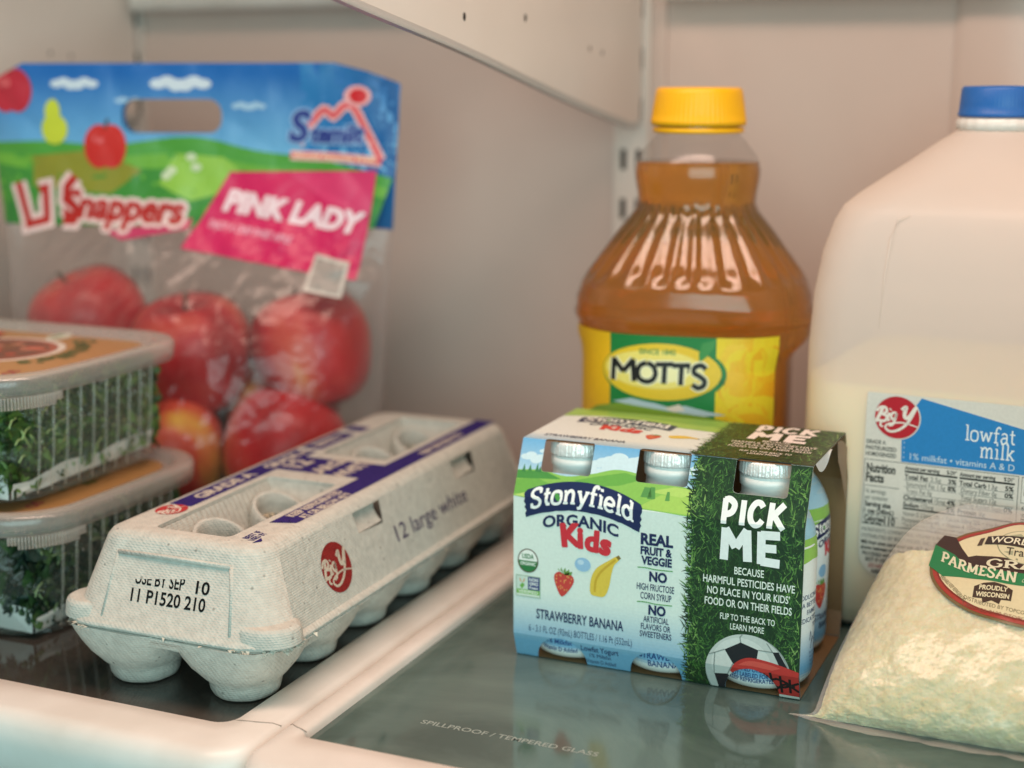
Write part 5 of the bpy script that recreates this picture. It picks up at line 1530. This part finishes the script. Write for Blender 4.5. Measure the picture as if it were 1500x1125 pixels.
# ------------------------------------------------------------------ printed fruit bag
bg = thing('fruit_bag', 'clear fruit bag with blue and green printed header, handle slot and pink sticker', 'bag', (-219, 266, 0), 14)
def ba(z): return 104 if z <= 0 else (lambda f: [104, 109, 114, 118, 121, 124, 127, 129][int(f)] * (1 - f % 1) + [104, 109, 114, 118, 121, 124, 127, 129, 130][int(f) + 1] * (f % 1))(min(7.0 - 1e-6, z / 40))
BD = [(0, 50), (20, 64), (60, 68), (110, 58), (140, 40), (165, 20), (185, 10), (210, 5), (240, 2.6), (262, 1.6), (280, 1.2)]
def bd(z):
    for (z0, d0), (z1, d1) in zip(BD, BD[1:]):
        if z0 <= z <= z1: return d0 + (d1 - d0) * (z - z0) / (z1 - z0)
    return 1.2
def bag_pt(x, z, side=-1, lift=0):
    a_ = ba(z); k = max(0, 1 - (abs(x) / a_) ** 2.4)
    wav = 2.6 * noise.noise((x * .016, z * .012, 2)) + 1.1 * noise.noise((x * .05, z * .03, 7)) + 3.0 * math.sin(x * .021 + .6)
    fz = max(0, min(1, (196 - z) / 26))
    crk = (3.4 * (.35 - abs(noise.noise((x * .032 + .012 * z, z * .03, 11)))) + 1.9 * (.3 - abs(noise.noise((x * .075 - .03 * z, z * .06, 21)))) + .7 * noise.noise((x * .2, z * .2, 3))) * fz
    wav += (1.9 * (.3 - abs(noise.noise((x * .03 + z * .02, z * .022, 31)))) + .7 * (.3 - abs(noise.noise((x * .07 - z * .03, z * .05, 41))))) * (1 - .6 * fz)
    return (x, wav + side * (bd(z) * k ** .55 + .15 + lift + (crk if side < 0 else 0)), z)
b = MB()
def filmgrid(side):
    b.grid(lambda u, v: (lambda z: bag_pt((2 * u - 1) * ba(z), z, side))(180 * v), 120, 110, flip=side > 0)
filmgrid(-1); filmgrid(1)
b.grid(lambda u, v: (lambda p, q_: tuple(p[k] * (1 - v) + q_[k] * v for k in (0, 1, 2)))(bag_pt((2 * u - 1) * 104, .4, -1), bag_pt((2 * u - 1) * 104, .4, 1)), 40, 6)
b.build('clear_film', M['film'], bg)
HT = lambda x: 277 - (9 if x < -104 else 0) * min(1, (-104 - x) / 18) - 11 * max(0, (x - 88) / 38) ** 1.3     # top edge of the header
def hz(z, x): return z
HOLE = rr2(-43, 236, 19, 256, 8, 4)
def header_art():
    a = Art()
    for i in range(48):
        z0, z1 = 178 + 100 * i / 48, 178 + 100 * (i + 1) / 48
        t = max(0, min(1, (z1 - 222) / 50))
        a.rect(-131, z0, 131, z1, mixc('6fb2dc', '1d66b4', t))
    for i in range(30):
        x0, x1 = 42 + 85 * i / 30, 42 + 85 * (i + 1) / 30
        if i > 8: a.rect(x0, 178, x1, 278, mixc('2f7fbf', '125597', (i - 8) / 21)); a.z = .004
    a.L(1)
    for cx, cz, k in ((-72, 265, 1), (-6, 265, 1.25), (-38, 255, .6), (36, 252, .7)):
        for q_ in range(6): a.ell(cx + (q_ - 2.5) * 4.4 * k, cz + math.sin(q_ * 1.9) * 1.1 * k, 4.2 * k, (3.0 - .25 * abs(q_ - 2.5)) * k, 'c9d9e6' if k > .8 else '9cc2df', 16); a.z += .002
    a.L(2)
    for k, c_ in enumerate(('4e9a3a', '6cab3a', '3f8a35')):
        top_ = spline([(-127, 230 - 6 * k), (-90, 231 - 9 * k), (-50, 229 - 7 * k), (0, 234 - 10 * k), (40, 226 - 9 * k), (80, 221 - 7 * k), (127, 210 - 6 * k)], 5)
        a.L(2 + .3 * k); a.poly(top_ + [(127, 178), (-127, 178)], c_)
    a.L(3.2)
    for p, c_ in (([(-100, 222), (-60, 226), (-30, 214), (-50, 200), (-100, 204)], '8a8a2c'), ([(-10, 224), (20, 222), (40, 206), (0, 196), (-20, 206)], '8fc04a'), ([(-127, 196), (-80, 190), (-40, 186), (40, 188), (127, 190), (127, 178), (-127, 178)], '2f7d33')): a.poly(p, c_); a.z += .003
    a.L(5)                                             # plain fruit
    for x, z, r, c_ in ((-112, 261, 13, 'b9283a'), (-53, 228, 13, 'c52a24')):
        a.ell(x - r * .3, z, r * .72, r, c_, 24); a.z += .003; a.ell(x + r * .3, z, r * .72, r, c_, 24); a.z += .003; a.ell(x - r * .3, z + r * .35, r * .3, r * .22, 'd8666a', 14); a.z += .003
        a.stroke([(x, z + r * .8), (x + 1.5, z + r * 1.25)], 1.6, '4b3a26')
    a.ell(-85, 238, 8.5, 9, 'c3cf3a', 22); a.z += .003; a.ell(-86, 248, 5, 8, 'c3cf3a', 18)
    for x, z in ((0, 222), (3, 216), (-15, 211), (-12, 214)): a.ell(x, z, 3.4, 2.6, 'c8d8b4', 10); a.z += .003
    a.L(6)                                             # orchard emblem: mountain outline, small apple, lettering
    OFF = lambda p: (p[0], p[1])
    for c_, wd, dz in (('e9b9b9', 6.2, 0), ('d8535c', 3.2, .03)):
        a.z = .18 + dz
        a.stroke([(66, 230), (72, 240), (82, 250), (88, 246.5), (95, 252.5), (101, 251), (108, 238), (117, 221)], wd, c_, smooth=3)
        a.stroke([(61, 223.5), (90, 222.5), (117, 220)], wd * .9, c_)
    a.L(8); a.ell(103, 258, 8.4, 6.2, 'e2a9ad', 20); a.L(8.5); a.ell(103.5, 258, 5.6, 4.2, 'c8232b', 20)
    a.L(8)
    for c_, ex, dz in (('8fb2dc', .16, 0), ('2c3a86', .05, .03)):
        a.z = .24 + dz
        g_ = 1.5 if dz == 0 else .45
        a.fat('S', 60.4, 232, 17, c_, g_ * 1.2, shear=.2)
        a.fat('temilt', 73.5, 231.5, 9.6, c_, g_, w=32, shear=.15)
    a.L(10); a.text('World Famous Fruit', 62, 222.0, 2.6, 'f3c9a8', w=52, bold=.05, rot=-2)
    main_, a = a, Art(); a.L(7)                        # red brush lettering with a pale outline, running below the header
    a.poly([(-52, 178), (2, 186), (0, 180), (-40, 173)], 'c23a62')
    zc = a.z + .03
    parts = [([(-110, 206), (-103, 181), (-91, 184), (-91.5, 203), (-96, 202)], 4.4), ([(-72, 210), (-77, 204), (-78, 196), (-70, 190), (-73, 184), (-80, 184)], 5.0)]
    for c_, grow, dz in (('e6c9c6', 6.4, 0), ('b3241f', 0, .05)):
        a.z = zc + dz
        for pts, wd in parts: a.stroke(pts, wd + grow, c_); a.z += .002
        a.fat('Snappers', -80, 186.5, 15.5, c_, 3.0 if grow else .55, w=75, rot=-2.5, shear=.18)
    return main_, a
a, script_ = header_art()
a.L(6)
a.hole(HOLE)
edge = [(-127, 178)] + [(127, 178)] + [(x, HT(x)) for x in (127, 118, 110, 104, 98, 92, 86, 20, -60, -100, -106, -112, -118, -127)]
def trim_top(a):
    for p, q_ in (((127, HT(127)), (108, HT(108))), ((108, HT(108)), (88, HT(88))), ((88, 277), (-104, 277)), ((-104, 277), (-122, 268))):
        n_ = (-(q_[1] - p[1]), q_[0] - p[0]); a.clip(p, n_)
trim_top(a)
a.clip((0, 181), (0, 1)); a.gridcut(4, 4)
b = MB()
def hp(u, v, z):
    x = max(-ba(v), min(ba(v), u)) * (1 - .10 * max(0, (215 - v) / 40) * (1 if u > 60 else 0))
    return bag_pt(x, v, -1, .25 + z * 3.5)
b.art(a, hp)
script_.gridcut(4, 4); b.art(script_, hp)
bk_ = Art(); bk_.rect(-130, 180, 130, 278, '2d6ea8'); bk_.hole(HOLE); trim_top(bk_); bk_.gridcut(5, 8)
b.art(bk_, lambda u, v, z: bag_pt(max(-ba(v), min(ba(v), u)), v, 1, .1))
b.build('printed_header', M['label'], bg)
a = Art()                                              # pink sticker with its blank white square
PO = [(24, 213.5), (114.5, 215), (104, 152), (-3, 169)]
a.poly(PO, 'cf1f5c'); a.L(1)
a.poly([(60, 213.5), (114.5, 214.8), (110, 190), (84, 196)], 'd8396c')
a.L(2)
a.fat('PINK LADY', 20.5, 191.5, 11.8, 'f0d3da', .7, w=83, rot=-9, shear=.25)
a.text('ENJOY A CRISP SWEET APPLE', 12, 181.5, 4.2, 'e8a9bd', w=52, bold=.03, rot=-10, shear=.15)
a.gridcut(2.5, 2.5)
b = MB(); b.art(a, lambda u, v, z: bag_pt(u, v, -1, 1.4 + 5 * z))
b.build('sticker', M['label'], bg)
a = Art(); a.add([(x, z) for x, z in ((79, 167), (100, 162), (97, 142), (75, 146.5))], 'cdbfb5'); a.L(1); a.add([(80.2, 164.6), (97.6, 160.4), (95, 144), (77.4, 148)], '9d918a')
a.gridcut(2.5, 2.5)
b = MB(); b.art(a, lambda u, v, z: bag_pt(u, v, -1, 2.2 + 4 * z))
b.build('white_sticker', M['label'], bg)

# ------------------------------------------------------------------ what sits on a part becomes a sub-part of it
for kid, host in (('lid_label', 'lid'), ('pull_tab', 'lid'), ('hole_shade', 'plate'), ('edge_strip', 'plate'), ('slots', 'rail'), ('lettering', 'glass_panel'), ('joint_line', 'frame'), ('white_sticker', 'printed_header'), ('tamper_ring', 'body')):
    for o in list(sc.objects):
        if o.parent and o.name.split('.')[0] == kid:
            for h in o.parent.children:
                if h.name.split('.')[0] == host:
                    o.parent = h
                    break
